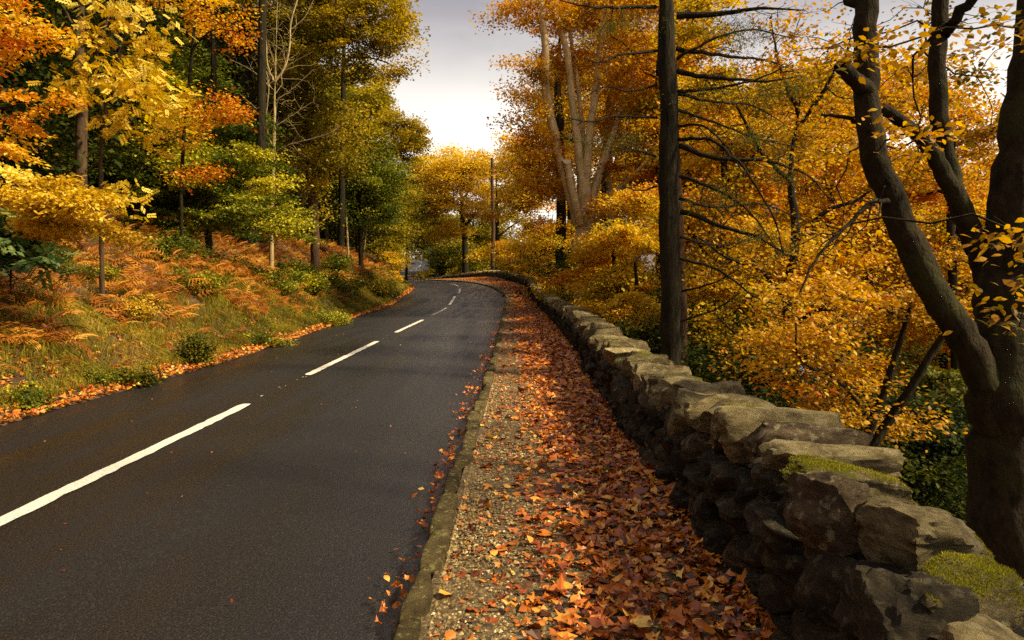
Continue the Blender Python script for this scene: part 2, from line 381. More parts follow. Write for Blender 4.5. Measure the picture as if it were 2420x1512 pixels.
BANK_U = np.array([0, .45, .85, 1.4, 2.1, 3.2, 5, 8, 14, 25, 50, 120, 400, 3000])
BANK_Z = np.array([-.03, .05, .20, .75, 1.25, 1.65, 2.45, 3.9, 7.0, 13, 27, 55, 110, 160])
DROP_U = np.array([0, .4, 1.2, 3, 6, 12, 22, 30, 45, 3000])
DROP_Z = np.array([-.05, .25, .8, 2.0, 4.0, 8.2, 14.5, 17.0, 19, 19])
WALL_T = 0.5
LINE_L, LINE_W = L3[::3], W3[::3]

def ground_z(x, y):
    x = np.atleast_1d(np.asarray(x, float)); y = np.atleast_1d(np.asarray(y, float))
    uL, zL = nearest(LINE_L, x, y)
    uW, zW = nearest(LINE_W, x, y); uR = -uW - WALL_T
    bump = (n2(x, y, 1.3, 3) - .5) * .75 + (n2(x, y, .5, 5) - .5) * .30
    hump = (n2(x, y, 5.0, 9) - .5) * .7
    z = np.minimum(zL, zW) - 0.12
    k = np.clip((uL - .4) / 1.2, 0, 1)
    zb = zL + np.interp(uL, BANK_U, BANK_Z) + k * (bump + hump)
    k2 = np.clip(uR / 2, 0, 1)
    zd = zW - np.interp(uR, DROP_U, DROP_Z) + k2 * (bump + hump)
    z = np.where(uL > -0.0, zb, z)
    z = np.where((uR > 0) & (uL <= 0), zd, z)
    return z

def grid_axis(lo, hi, a, b, fine, grow=1.22, mid=None):
    ax = list(np.arange(a, b + 1e-6, fine))
    s = fine
    while ax[-1] < hi: s = min(s * grow, 160); ax.append(ax[-1] + s)
    s = fine; left = [a]
    while left[-1] > lo: s = min(s * grow, 160); left.append(left[-1] - s)
    return np.array(left[::-1][:-1] + ax)
gx = grid_axis(-1500, 2200, -13, 4, 0.3)
gy = np.concatenate([grid_axis(-900, 8, -2, 8, 0.3), np.arange(8.3, 60, .4), np.arange(60.5, 120, 1.2), grid_axis(121, 2400, 121, 180, 2.5)])
gy = np.unique(np.round(gy, 3))
GX, GY = np.meshgrid(gx, gy)
GZ = ground_z(GX.ravel(), GY.ravel())
nx, ny = len(gx), len(gy)
ii = np.arange(nx * ny).reshape(ny, nx)
quads = np.stack([ii[:-1, :-1], ii[:-1, 1:], ii[1:, 1:], ii[1:, :-1]], -1).reshape(-1, 4)
tag(obj('ground', mesh('ground', np.c_[GX.ravel(), GY.ravel(), GZ], quads, M['ground'], True)), 'wooded hillside ground on both sides of the road', kind='structure')

# road surface
def strip(rows, cols, mat, name, smooth=True):
    n, k = rows
    idx = np.arange(n * k).reshape(n, k)
    q = np.stack([idx[:-1, :-1], idx[1:, :-1], idx[1:, 1:], idx[:-1, 1:]], -1).reshape(-1, 4)[:, ::-1]
    return mesh(name, cols, q, mat, smooth)
t = np.linspace(0, 1, 7)[:, None, None]
road_pts = np.vstack([(L3[None] * (1 - t) + C3[None] * t), (C3[None] * (1 - t) + K3[None] * t)[1:]]).transpose(1, 0, 2)
camb = -0.05 * np.linspace(-1, 1, 13) ** 2
road_pts[..., 2] += camb[None] + 0.05 - 0.035
edge_n = (n2(np.zeros(len(L3)), np.arange(len(L3)), 1.5, 2) - .5) * .12
road_pts[:, 0, 0] += edge_n
road = tag(obj('road', strip(road_pts.shape[:2], road_pts.reshape(-1, 3), M['road'], 'road')), 'dark asphalt lane with a dashed white centre line', kind='structure')
def road_z(p_xy): return np.interp(p_xy[..., 1], C3[:190, 1], C3[:190, 2])

# centre line dashes and worn flecks between them
cs = np.concatenate([[0], np.cumsum(np.linalg.norm(np.diff(C3[:, :2], axis=0), axis=1))])
def along(line, cum, s):
    p = np.stack([np.interp(s, cum, line[:, i]) for i in range(3)], -1)
    e = 0.05
    q = np.stack([np.interp(s + e, cum, line[:, i]) for i in range(3)], -1)
    tg = norm((q - p) * (1, 1, 0)); return p, tg
S0 = 14.0
def dash(s0, s1, w, seed):
    n = max(int((s1 - s0) / .12), 6)
    s = np.linspace(s0, s1, n) ; p, tg = along(C3, cs, s)
    nr = np.c_[tg[:, 1], -tg[:, 0], np.zeros(n)]
    r = np.random.default_rng(seed)
    wl_, wr_ = w * (.5 + r.normal(0, .05, n)), w * (.5 + r.normal(0, .05, n))
    wl_[0] *= .55; wr_[0] *= .8; wl_[-1] *= .6; wr_[-1] *= .75
    a = p - nr * wl_[:, None]; c = p + nr * wr_[:, None]
    V = np.stack([a, c], 1).reshape(-1, 3); V[:, 2] += 0.0205
    i = np.arange(n - 1) * 2
    return mesh('road_marking', V, np.stack([i, i + 1, i + 3, i + 2], -1), M['paint'])
marks = [(2.8, 8.8), (11.4, 17.4), (20.2, 26.2), (29.4, 35.8), (38.6, 44.8), (48, 53.5), (56.5, 61.5), (64.5, 69), (72, 76), (79, 83)]
s = 118.0
while s < 205: marks.append((s, s + 4)); s += 7
for k, (a, b_) in enumerate(marks):
    obj('road_marking', dash(S0 + a, S0 + b_, 0.135, k), road)
r = np.random.default_rng(4)
for a, b_ in ((9.0, 11.3), (17.6, 20.0), (26.4, 29.2), (36, 38.4)):
    V, Fq = [], []
    for q in range(7):
        s_ = S0 + r.uniform(a, b_); p, tg = along(C3, cs, np.array([s_])); p = p[0] + (r.normal(0, .04), 0, 0.0205)
        l, w = r.uniform(.015, .06), r.uniform(.006, .014)
        an = np.sort(r.uniform(0, 2 * np.pi, 5)); base = len(V)
        for x in an: V.append(p + (math.cos(x) * w, math.sin(x) * l, 0))
        Fq.append([base + i for i in range(5)])
    tag(obj('worn_paint', mesh('worn_paint', V, np.array(Fq), M['paint']), road), kind='stuff')

# ------------------------------------------------------------------ footpath, kerb
cw = np.concatenate([[0], np.cumsum(np.linalg.norm(np.diff(W3[:, :2], axis=0), axis=1))])
ck = np.concatenate([[0], np.cumsum(np.linalg.norm(np.diff(K3[:, :2], axis=0), axis=1))])
PATH_H = 0.07
nK = np.zeros_like(K3); tgk = norm(np.gradient(K3, axis=0) * (1, 1, 0)); nK[:, 0], nK[:, 1] = tgk[:, 1], -tgk[:, 0]
t = np.linspace(0, 1, 9)[:, None, None]
pa, pb = K3 + nK * .10, W3 + (.12, 0, 0)
path_pts = (pa[None] * (1 - t) + pb[None] * t).transpose(1, 0, 2).copy()
path_pts[..., 2] += PATH_H + (n2(path_pts[..., 0].ravel(), path_pts[..., 1].ravel(), .4, 8).reshape(path_pts.shape[:2]) - .5) * .03
path_pts = path_pts[:14 * 22]
path = tag(obj('path', strip(path_pts.shape[:2], path_pts.reshape(-1, 3), M['path'], 'path')), 'gravel footpath between the kerb and the stone wall', kind='structure')
def path_at(s_k, f):
    """Point on the footpath: distance along the kerb, fraction from kerb (0) to wall (1)."""
    i = np.interp(s_k, ck, np.arange(len(K3)))
    A = np.stack([np.interp(i, np.arange(len(K3)), pa[:, j]) for j in range(3)], -1)
    B = np.stack([np.interp(i, np.arange(len(K3)), pb[:, j]) for j in range(3)], -1)
    p = A + (B - A) * np.asarray(f)[..., None]; p[..., 2] += PATH_H
    return p

def ico(sub):
    bm = bmesh.new(); bmesh.ops.create_icosphere(bm, subdivisions=sub, radius=1.0)
    V = np.array([v.co[:] for v in bm.verts]); Fc = np.array([[v.index for v in f.verts] for f in bm.faces]); bm.free()
    return norm(V), Fc
ICO = {k: ico(k) for k in (1, 2, 3, 4, 5)}

def stone_shape(sub, dims, seed, power=5.0, cuts=6, amp=0.14, strata=0.05):
    r = np.random.default_rng(seed)
    p, Fc = ICO[sub]
    q = p * ((np.abs(p) ** power).sum(1) ** (-1 / power))[:, None]
    for _ in range(cuts):
        n = norm(r.normal(0, 1, 3) * (1, 1, .8)); c = r.uniform(.74, 1.05)
        d = q @ n - c; q = q - np.maximum(d, 0)[:, None] * n
    q = q * (1 + amp * (vnoise(q * 1.1 + seed % 97) - .5)[:, None] * 2)
    if sub >= 2: q = q * (1 + amp * .45 * (vnoise(q * 3.2 + seed % 89) - .5)[:, None] * 2)
    if sub >= 3:
        lay = np.stack([np.zeros(len(q)), np.zeros(len(q)), q[:, 2] * 7 + seed % 13 + q[:, 0] * .8], -1)
        q[:, :2] *= 1 + strata * (vnoise(lay) - .5)[:, None] * 2
        q = q * (1 + amp * .22 * (vnoise(q * 9 + seed % 71) - .5)[:, None] * 2)
    if sub >= 4: q = q * (1 + amp * .12 * (vnoise(q * 22 + seed % 53) - .5)[:, None] * 2)
    return q * np.asarray(dims) / 2, Fc

def rot3(rx, ry, rz):
    cx_, sx = math.cos(rx), math.sin(rx); cy, sy = math.cos(ry), math.sin(ry); cz, sz = math.cos(rz), math.sin(rz)
    return np.array([[cz, -sz, 0], [sz, cz, 0], [0, 0, 1]]) @ np.array([[cy, 0, sy], [0, 1, 0], [-sy, 0, cy]]) @ np.array([[1, 0, 0], [0, cx_, -sx], [0, sx, cx_]])

kerb = tag(empty('kerb', (0, 0, 0)), 'low row of mossy stone kerb blocks along the road', kind='structure')
r = np.random.default_rng(11)
s, k = S0 - 3.0, 0
far_V, far_F, nf = [], [], 0
while s < S0 + 88:
    l = r.uniform(.42, .85); w = .15 + r.normal(0, .008)
    p, tg = along(K3, ck, np.array([s + l / 2])); p = p[0]; a = math.atan2(tg[0, 1], tg[0, 0])
    V, Fc = stone_shape(3 if s < S0 + 14 else 2, (l * 1.03, w, .24), 900 + k, 9.0, 2, .05, .02)
    Rm = rot3(r.normal(0, .04), r.normal(0, .015), a + r.normal(0, .02))
    nr = np.array((tg[0, 1], -tg[0, 0], 0))
    c = p + nr * (.06 + r.normal(0, .008)) + (0, 0, -.02 + r.normal(0, .008))
    V = V @ Rm.T
    o = obj('kerb_stone', mesh('kerb_stone', V, Fc, M['stone_kerb'], True), kerb, c)
    s += l; k += 1

# ------------------------------------------------------------------ dry stone wall
wall = tag(empty('dry_stone_wall', (1.4, 6, 0)), 'rough dry stone wall with mossy coping running along the footpath', 'wall')
WO = np.array((1.4, 6, 0.0))
WH = 0.74
def wall_frame(s):
    p, tg = along(W3, cw, np.array([s])); return p[0] + (0, 0, .03), tg[0], np.array((tg[0, 1], -tg[0, 0], 0.))
# rubble core
cV = []
for s in np.arange(S0 - 3, S0 + 110, .5):
    p, tg, nr = wall_frame(s)
    for (o_, z_) in ((.13, -.3), (.10, WH - .2), (WALL_T - .08, WH - .2), (WALL_T - .02, -.9)):
        cV.append(p + nr * o_ + (0, 0, z_))
cV = np.array(cV); m_ = len(cV) // 4; idx = np.arange(len(cV)).reshape(m_, 4)
cq = np.stack([idx[:-1, :-1], idx[:-1, 1:], idx[1:, 1:], idx[1:, :-1]], -1).reshape(-1, 4)
obj('rubble_core', mesh('rubble_core', cV - WO, cq, M['core']), wall)
stuffV, stuffF, sn = [], [], 0
def add_stuff(V, Fc):
    global sn
    stuffV.append(V); stuffF.append(Fc + sn); sn += len(V)
n_part = 0
moss_src = []
def put_stone(p, Rm, dims, mat, seed, sub, part=True, **kw):
    global n_part
    V, Fc = stone_shape(sub, dims, seed, **kw); V = V @ Rm.T
    if part:
        me = mesh('stone', V, Fc, M[mat], sub >= 3)
        if sub >= 3: me.set_sharp_from_angle(angle=math.radians(24))
        obj('stone', me, wall, p - WO); n_part += 1
    else: add_stuff(V + p - WO, Fc)
    return V + p, Fc
def frame_rot(tg, tilt_x=0, tilt_y=0, yaw=0):
    return rot3(tilt_x, tilt_y, math.atan2(tg[1], tg[0]) + yaw)      # local x along the wall, y to the left (road), z up
# big weathered stones at the near end: (s along, across from the face, height of centre, size along/across/up, tilts, yaw, material)
HERO = [
    (1.45, .18, .46, (.50, .42, .42), (.05, -.25, .35), 'stone_cope'),
    (1.80, .12, .51, (.40, .40, .36), (.08, -.20, .25), 'stone_cope'),
    (1.78, .38, .52, (.40, .34, .18), (.10, .10, -.2), 'stone_moss'),
    (2.08, .04, .50, (.26, .26, .38), (.05, .05, .1), 'stone_face'),
    (2.16, .28, .64, (.20, .54, .12), (.20, -.12, .22), 'stone_moss'),
    (2.20, .28, .52, (.24, .48, .18), (.12, -.06, .15), 'stone_face'),
    (2.48, .28, .70, (.32, .44, .22), (.06, -.05, .1), 'stone_cope'),
    (2.52, .42, .60, (.32, .30, .22), (.25, -.05, .1), 'stone_moss'),
    (2.66, .06, .70, (.28, .26, .28), (.05, .04, .2), 'stone_red'),
    (2.60, .04, .46, (.30, .24, .20), (.0, .05, .0), 'stone_face'),
    (2.94, .28, .73, (.26, .60, .12), (.22, .06, -.1), 'stone_moss'),
    (2.96, .20, .58, (.26, .48, .22), (.06, .04, .0), 'stone_face'),
    (3.22, .29, .75, (.26, .62, .14), (.03, .02, .1), 'stone_cope'),
    (3.28, .20, .62, (.30, .50, .16), (.03, .02, -.1), 'stone_face'),
    (3.52, .30, .76, (.28, .66, .17), (.04, -.05, -.08), 'stone_red'),
    (3.80, .28, .76, (.26, .64, .20), (.03, .04, .05), 'stone_cope'),
    (4.06, .27, .74, (.28, .62, .20), (.05, -.03, .0), 'stone_moss'),
    (4.34, .28, .75, (.28, .62, .22), (.03, .04, .05), 'stone_cope'),
    (4.52, .27, .73, (.24, .60, .22), (.05, -.03, .0), 'stone_cope'),
]
for k, (s_, ac, z_, dm, tl, mt) in enumerate(HERO):
    p, tg, nr = wall_frame(S0 + s_)
    Rm = frame_rot(tg, tl[0], tl[1], tl[2]); dm = (dm[0] * 1.04, dm[1] * .94, dm[2] * (1.45 if dm[2] < .22 else 1.12))
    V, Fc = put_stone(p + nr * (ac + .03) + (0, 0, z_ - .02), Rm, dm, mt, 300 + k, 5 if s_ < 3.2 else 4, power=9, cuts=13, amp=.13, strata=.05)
    if mt == 'stone_moss': moss_src.append((V, Fc, 8000 if s_ < 3 else 3600))
# coping along the rest
r = np.random.default_rng(21)
s, k = 4.62, 0
while s < 100:
    big = s < 30
    l = r.uniform(.18, .38) if s < 8 else (r.uniform(.11, .24) if s < 34 else r.uniform(.25, .5))
    p, tg, nr = wall_frame(S0 + s + l / 2)
    dm = (l * 1.12, r.uniform(.44, .56), r.uniform(.25, .36) if s < 8 else r.uniform(.26, .36))
    Rm = frame_rot(tg, r.normal(.05, .07), r.normal(.06, .10) if s < 8 else r.normal(.18, .10), r.normal(0, .12))
    mt = r.choice(['stone_cope', 'stone_cope', 'stone_cope', 'stone_moss', 'stone_red'], p=[.24, .24, .22, .25, .05])
    part = n_part < 132
    sub = 4 if s < 9 else (3 if s < 20 else 2)
    c = p + nr * (.27 + r.normal(0, .03)) + (0, 0, WH - .11 + r.normal(0, .035))
    if part:
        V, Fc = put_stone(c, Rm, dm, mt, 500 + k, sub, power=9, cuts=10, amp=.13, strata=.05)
        if mt == 'stone_moss' and s < 12: moss_src.append((V, Fc, 1500))
    else: put_stone(c, Rm, dm, mt, 500 + k, 2, False, power=6.5, cuts=5, amp=.12)
    s += l; k += 1
cope_far = (stuffV, stuffF); stuffV, stuffF, sn = [], [], 0
# face stones in rough courses, near ones first
spots = []
zb = 0.0
while zb < WH - .18:
    h = r.uniform(.08, .15)
    s = 1.3 + r.uniform(0, .2)
    while s < 70:
        l = r.uniform(.12, .40) * (1 if s < 20 else 1.5)
        spots.append((s, l, zb, h)); s += l
    zb += h
spots.sort()
for k, (s_, l, zb, h) in enumerate(spots):
    p, tg, nr = wall_frame(S0 + s_ + l / 2)
    upright = r.random() < .28
    dm = (l * (.78 if upright else 1.06), r.uniform(.24, .32), h * (2.0 if upright else 1.22))
    Rm = frame_rot(tg, r.normal(0, .16), r.normal(0, .16), r.normal(0, .2))
    c = p + nr * (.118 + r.normal(0, .030)) + (0, 0, zb + h / 2)
    part = n_part < 298
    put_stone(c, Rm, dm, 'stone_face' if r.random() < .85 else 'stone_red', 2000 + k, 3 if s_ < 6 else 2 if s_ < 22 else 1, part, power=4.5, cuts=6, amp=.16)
obj_f = obj('face_stones', mesh('face_stones', np.vstack(stuffV), np.vstack(stuffF), M['stone_face']), wall); tag(obj_f, kind='stuff')
obj_c = obj('coping_stones', mesh('coping_stones', np.vstack(cope_far[0]), np.vstack(cope_far[1]), M['stone_cope']), wall); tag(obj_c, kind='stuff')

# moss fronds on the mossy stones
def blades(P, N, length, width, lean, r, seg=1):
    """Thin triangles rising from points P about directions N."""
    n = len(P)
    dr = norm(N + r.normal(0, lean, (n, 3)))
    sd = norm(np.cross(dr, r.normal(0, 1, (n, 3))))
    L_ = (length * r.uniform(.6, 1.3, n))[:, None]; w = (width * r.uniform(.7, 1.3, n))[:, None]
    V = np.stack([P - sd * w, P + sd * w, P + dr * L_], 1).reshape(-1, 3)
    return V, np.arange(n * 3).reshape(n, 3)
mV, mF, mA, nn = [], [], [], 0
r = np.random.default_rng(31)
for V, Fc, cnt in moss_src:
    tri = V[Fc]; cr = np.cross(tri[:, 1] - tri[:, 0], tri[:, 2] - tri[:, 0]); ar = np.linalg.norm(cr, axis=1); nn_ = norm(cr)
    cen = tri.mean(1)
    wgt = ar * np.clip(nn_[:, 2] + .15, 0, 1) * (vnoise(cen * 5.0, 3) > .40)
    if wgt.sum() <= 0: continue
    f = r.choice(len(Fc), cnt, p=wgt / wgt.sum()); b_ = r.dirichlet((1, 1, 1), cnt)
    P = (tri[f] * b_[..., None]).sum(1)
    v, fc = blades(P - nn_[f] * .004, nn_[f] + (0, 0, .5), .012, .0022, .55, r)
    mV.append(v); mF.append(fc + nn); mA.append(np.repeat(np.clip(r.normal(.5, .25, cnt) + (vnoise(P * 9, 4) - .5) * .6, 0, 1), 3)); nn += len(v)
tag(obj('moss', mesh('moss', np.vstack(mV) - WO, np.vstack(mF), M['moss'], False, np.concatenate(mA)), wall), kind='stuff')

# ------------------------------------------------------------------ leaf shapes
OVAL = np.array([(0, 0, 0), (-.24, .28, .05), (-.27, .58, .05), (0, 1, -.05), (.27, .58, .05), (.24, .28, .05)])
OVAL_F = np.array([(0, 5, 1), (1, 5, 4), (1, 4, 2), (2, 4, 3)])
RHOMB = np.array([(0, 0, 0), (-.36, .48, .08), (0, 1, 0), (.36, .48, .08)])
RHOMB_F = np.array([(0, 2, 1), (0, 3, 2)])
def maple(seed):
    r = np.random.default_rng(seed)
    elong = r.uniform(.75, 1.1)
    ang = np.array([-90, -50, -20, 5, 35, 62, 90, 118, 145, 175, 200, 230]) * math.pi / 180
    rad = np.array([.10, .42, .30, .55, .33, .40, .66, .40, .33, .55, .30, .42]) * r.uniform(.85, 1.15, 12)
    V = np.c_[rad * np.cos(ang) * elong, rad * np.sin(ang), r.normal(0, .09, 12)]
    cx_, cy = r.uniform(-.9, .9), r.uniform(-.2, .9)
    V[:, 2] += cx_ * V[:, 0] ** 2 + cy * V[:, 1] ** 2 * .8 + .25 * r.normal() * V[:, 0] * V[:, 1]
    V = np.vstack([V, [(0, 0, -.03)]])
    i = np.arange(12)
    return V, np.stack([i, (i + 1) % 12, np.full(12, 12)], -1)
def beechdead(seed):
    r = np.random.default_rng(seed)
    V = OVAL.copy() - (0, .5, 0); V[:, 0] *= 1.25
    V[:, 2] = r.uniform(.5, 1.6) * V[:, 0] ** 2 + r.uniform(-.3, .7) * V[:, 1] ** 2 + r.normal(0, .03, 6)
    return V, OVAL_F
LITTER = [maple(s) for s in range(6)] + [beechdead(s) for s in range(4)]

def place_leaves(tpl, tf, P, X, Y, Z, S):
    """Copies of a leaf template at P with axes X,Y,Z and size S."""
    n, k = len(P), len(tpl)
    V = P[:, None] + S[:, None, None] * (tpl[None, :, 0:1] * X[:, None] + tpl[None, :, 1:2] * Y[:, None] + tpl[None, :, 2:3] * Z[:, None])
    Fc = (tf[None] + (np.arange(n) * k)[:, None, None]).reshape(-1, tf.shape[1])
    return V.reshape(-1, 3), Fc
def axes_from(N, D_):
    Z = norm(N); X = norm(np.cross(D_, Z)); Y = np.cross(Z, X); return X, Y, Z

# ------------------------------------------------------------------ fallen leaves and gravel on the path
def litter_mesh(name, P, S, tilt, A, r, simple=False):
    V_, F_, A_, n0 = [], [], [], 0
    pick = r.integers(0, len(LITTER), len(P))
    for t_ in range(len(LITTER)):
        m_ = pick == t_
        if not m_.any(): continue
        tpl, tf = LITTER[t_]
        if simple: tpl, tf = RHOMB - (0, .5, 0), RHOMB_F
        n = m_.sum()
        Nn = norm(np.c_[r.normal(0, 1, (n, 2)) * tilt[m_][:, None], np.ones(n)])
        X, Y, Z = axes_from(Nn, r.normal(0, 1, (n, 3)))
        flip = np.where(r.random(n) < .4, -1., 1.)[:, None]
        V, Fc = place_leaves(tpl, tf, P[m_], X, Y, Z * flip, S[m_])
        V_.append(V); F_.append(Fc + n0); A_.append(np.repeat(A[m_], len(tpl))); n0 += len(V)
    return mesh(name, np.vstack(V_), np.vstack(F_), M['litter'], False, np.concatenate(A_))

r = np.random.default_rng(41)
def leaf_cover(n, s0, s1, grad):
    s_ = S0 + s0 + (s1 - s0) * r.random(n) ** grad
    f = 1 - .97 * r.random(n) ** 1.25
    th = n2(np.zeros(n), s_, .7, 12) * .16 - .08
    keep = r.random(n) < np.clip((f - .14 + th) / .40, .12, 1)
    s_, f = s_[keep], f[keep]
    p = path_at(s_, f)
    return p, f
# 300 nearest leaves one by one
leaf_me = []
for k, (tpl, tf) in enumerate(LITTER):
    for c in (.2, .5, .8):
        leaf_me.append(mesh('fallen_leaf', tpl, tf, M['litter'], False, np.clip(c + np.random.default_rng(k).normal(0, .06, len(tpl)), 0, 1)))
P, f = leaf_cover(900, 2.45, 4.6, 1.0)
P = P[:300]
for q in P:
    q = q + (0, 0, r.uniform(.025, .06))
    o = obj('fallen_leaf', leaf_me[r.integers(len(leaf_me))], path, q, (r.normal(0, .26), r.normal(0, .26), r.uniform(0, 6.28)), (r.uniform(.045, .085),) * 3)
P, f = leaf_cover(14500, 1.5, 12.0, 1.0); A1 = np.clip(r.normal(.40, .27, len(P)), 0, 1)
P[:, 2] += r.uniform(.0, .04, len(P)) * (.4 + f)
P2, f2 = leaf_cover(19000, 12.0, 34, 1.1); A2 = np.clip(r.normal(.40, .24, len(P2)), 0, 1); P2[:, 2] += r.uniform(0, .035, len(P2))
fl = tag(obj('fallen_leaves', litter_mesh('fallen_leaves', P, r.lognormal(math.log(.058), .36, len(P)), np.full(len(P), .32), A1, r), path), kind='stuff')
tag(obj('leaf_drift', litter_mesh('leaf_drift', P2, r.lognormal(math.log(.088), .28, len(P2)), np.full(len(P2), .42), A2, r, True), path), kind='stuff')
P3, f3 = leaf_cover(22000, 34, 92, 1.0); P3[:, 2] += r.uniform(0, .05, len(P3))
tag(obj('leaf_drift', litter_mesh('leaf_drift', P3, r.uniform(.10, .17, len(P3)), np.full(len(P3), .35), np.clip(r.normal(.5, .2, len(P3)), 0, 1), r, True), path), kind='stuff')
# gravel
n = 13500
s_ = S0 + 2.0 + 9 * r.random(n) ** 1.5; f = np.clip(np.abs(r.normal(0.08, .22, n)), .03, .95)
P = path_at(s_, f); P[:, 2] += r.uniform(-.004, .006, n)
g, gf = ICO[1]
octa = np.array([(1, 0, 0), (-1, 0, 0), (0, 1, 0), (0, -1, 0), (0, 0, 1), (0, 0, -1.)]); octf = np.array([(0, 2, 4), (2, 1, 4), (1, 3, 4), (3, 0, 4), (2, 0, 5), (1, 2, 5), (3, 1, 5), (0, 3, 5)])
tp = octa[None] * r.uniform(.55, 1.25, (n, 6, 1)) * np.array((1, 1, .6)); an = r.uniform(0, 6.28, n)
Rz = np.zeros((n, 3, 3)); Rz[:, 0, 0] = np.cos(an); Rz[:, 0, 1] = -np.sin(an); Rz[:, 1, 0] = np.sin(an); Rz[:, 1, 1] = np.cos(an); Rz[:, 2, 2] = 1
V = P[:, None] + np.einsum('nij,nkj->nki', Rz, tp) * (r.lognormal(math.log(.0092), .38, n))[:, None, None]
tag(obj('gravel', mesh('gravel', V.reshape(-1, 3), (octf[None] + (np.arange(n) * 6)[:, None, None]).reshape(-1, 3), M['pebble'], False, np.repeat(np.clip(r.normal(.5, .25, n), 0, 1), 6)), path), kind='stuff')
n = 3800
P = path_at(S0 + 1.8 + 22 * r.random(n) ** 1.3, np.clip(r.random(n) ** .8, .02, .6)); P[:, 2] += .008
tag(obj('leaf_fragments', litter_mesh('leaf_fragments', P, r.uniform(.016, .045, n), np.full(n, .3), np.clip(r.normal(.30, .25, n), 0, 1), r, True), path), kind='stuff')
# drifts of leaves in the gutter, and stray leaves on the asphalt
Pg = []
for sc_, cn, wd in ((2.9, 14, .05), (3.7, 34, .08), (4.7, 24, .07), (5.5, 26, .08), (6.3, 30, .09), (7.2, 20, .08), (8.4, 40, .12), (10, 50, .12), (12, 50, .12), (14, 60, .12), (17, 60, .12), (20, 60, .14), (24, 60, .15)):
    s_ = S0 + sc_ + r.normal(0, .13 + sc_ * .02, cn); p, tg = along(K3, ck, s_)
    nr = np.c_[tg[:, 1], -tg[:, 0], np.zeros(cn)]
    p = p - nr * (.03 + np.abs(r.normal(0, wd, cn)))[:, None]; p[:, 2] += .0 + r.uniform(.0, .05, cn) * np.exp(-np.abs(r.normal(0, 1, cn))); Pg.append(p)
n = 380; s_ = S0 + 5 + 40 * r.random(n); p, tg = along(K3, ck, s_); nr = np.c_[tg[:, 1], -tg[:, 0], np.zeros(n)]
p = p - nr * (np.abs(r.normal(0, .07, n)))[:, None]; p[:, 2] += .005; Pg.append(p)
n = 240; s_ = S0 + 2.5 + 30 * r.random(n); p, tg = along(K3, ck, s_); p[:, 0] -= r.uniform(.1, 1, n) ** 1.6 * 5.1; p[:, 2] += .02; Pg.append(p)
Pg = np.vstack(Pg)
tag(obj('gutter_leaves', litter_mesh('gutter_leaves', Pg, np.concatenate([r.uniform(.03, .062, len(Pg) - 240), r.uniform(.012, .032, 240)]), np.full(len(Pg), .5), np.clip(r.normal(.36, .22, len(Pg)), 0, 1), r)), 'brown leaves drifted into the gutter beside the kerb', kind='stuff')
# fallen leaves on the left verge
cl = np.concatenate([[0], np.cumsum(np.linalg.norm(np.diff(L3[:, :2], axis=0), axis=1))])
def left_at(s_, u):
    p, tg = along(L3, cl, s_); nr = np.c_[-tg[:, 1], tg[:, 0], np.zeros(len(s_))]
    q = p + nr * u[:, None]
    q[:, 2] = np.where(u > 0.0, ground_z(q[:, 0], q[:, 1]), p[:, 2] + .015); return q
n = 18000
s_ = S0 + 5.5 + 62 * r.random(n) ** 1.5; u = np.abs(r.normal(0, .68, n)) - .12
u = np.where(r.random(n) < .38, .4 + 3.6 * r.random(n) ** 1.5, u)
u = np.where(u < 0, u * (.4 + 1.2 * n2(s_, s_ * 0, .8, 44)), u)
P = left_at(s_, u); P[:, 2] += r.uniform(.005, .05, n)
far = np.clip((s_ - S0 - 20) / 40, 0, 1)
vsz, vcol = r.uniform(.055, .10, n) * (1 + far * .9), np.clip(r.normal(.58, .22, n), 0, 1)
nr_ = s_ < S0 + 15
vl = tag(obj('verge_leaves', litter_mesh('verge_leaves', P[nr_], vsz[nr_], np.full(nr_.sum(), .45), vcol[nr_], r)), 'band of orange fallen leaves along the far road edge', kind='stuff')
tag(obj('leaf_drift', litter_mesh('leaf_drift', P[~nr_], vsz[~nr_], np.full((~nr_).sum(), .45), vcol[~nr_], r, True), vl), kind='stuff')

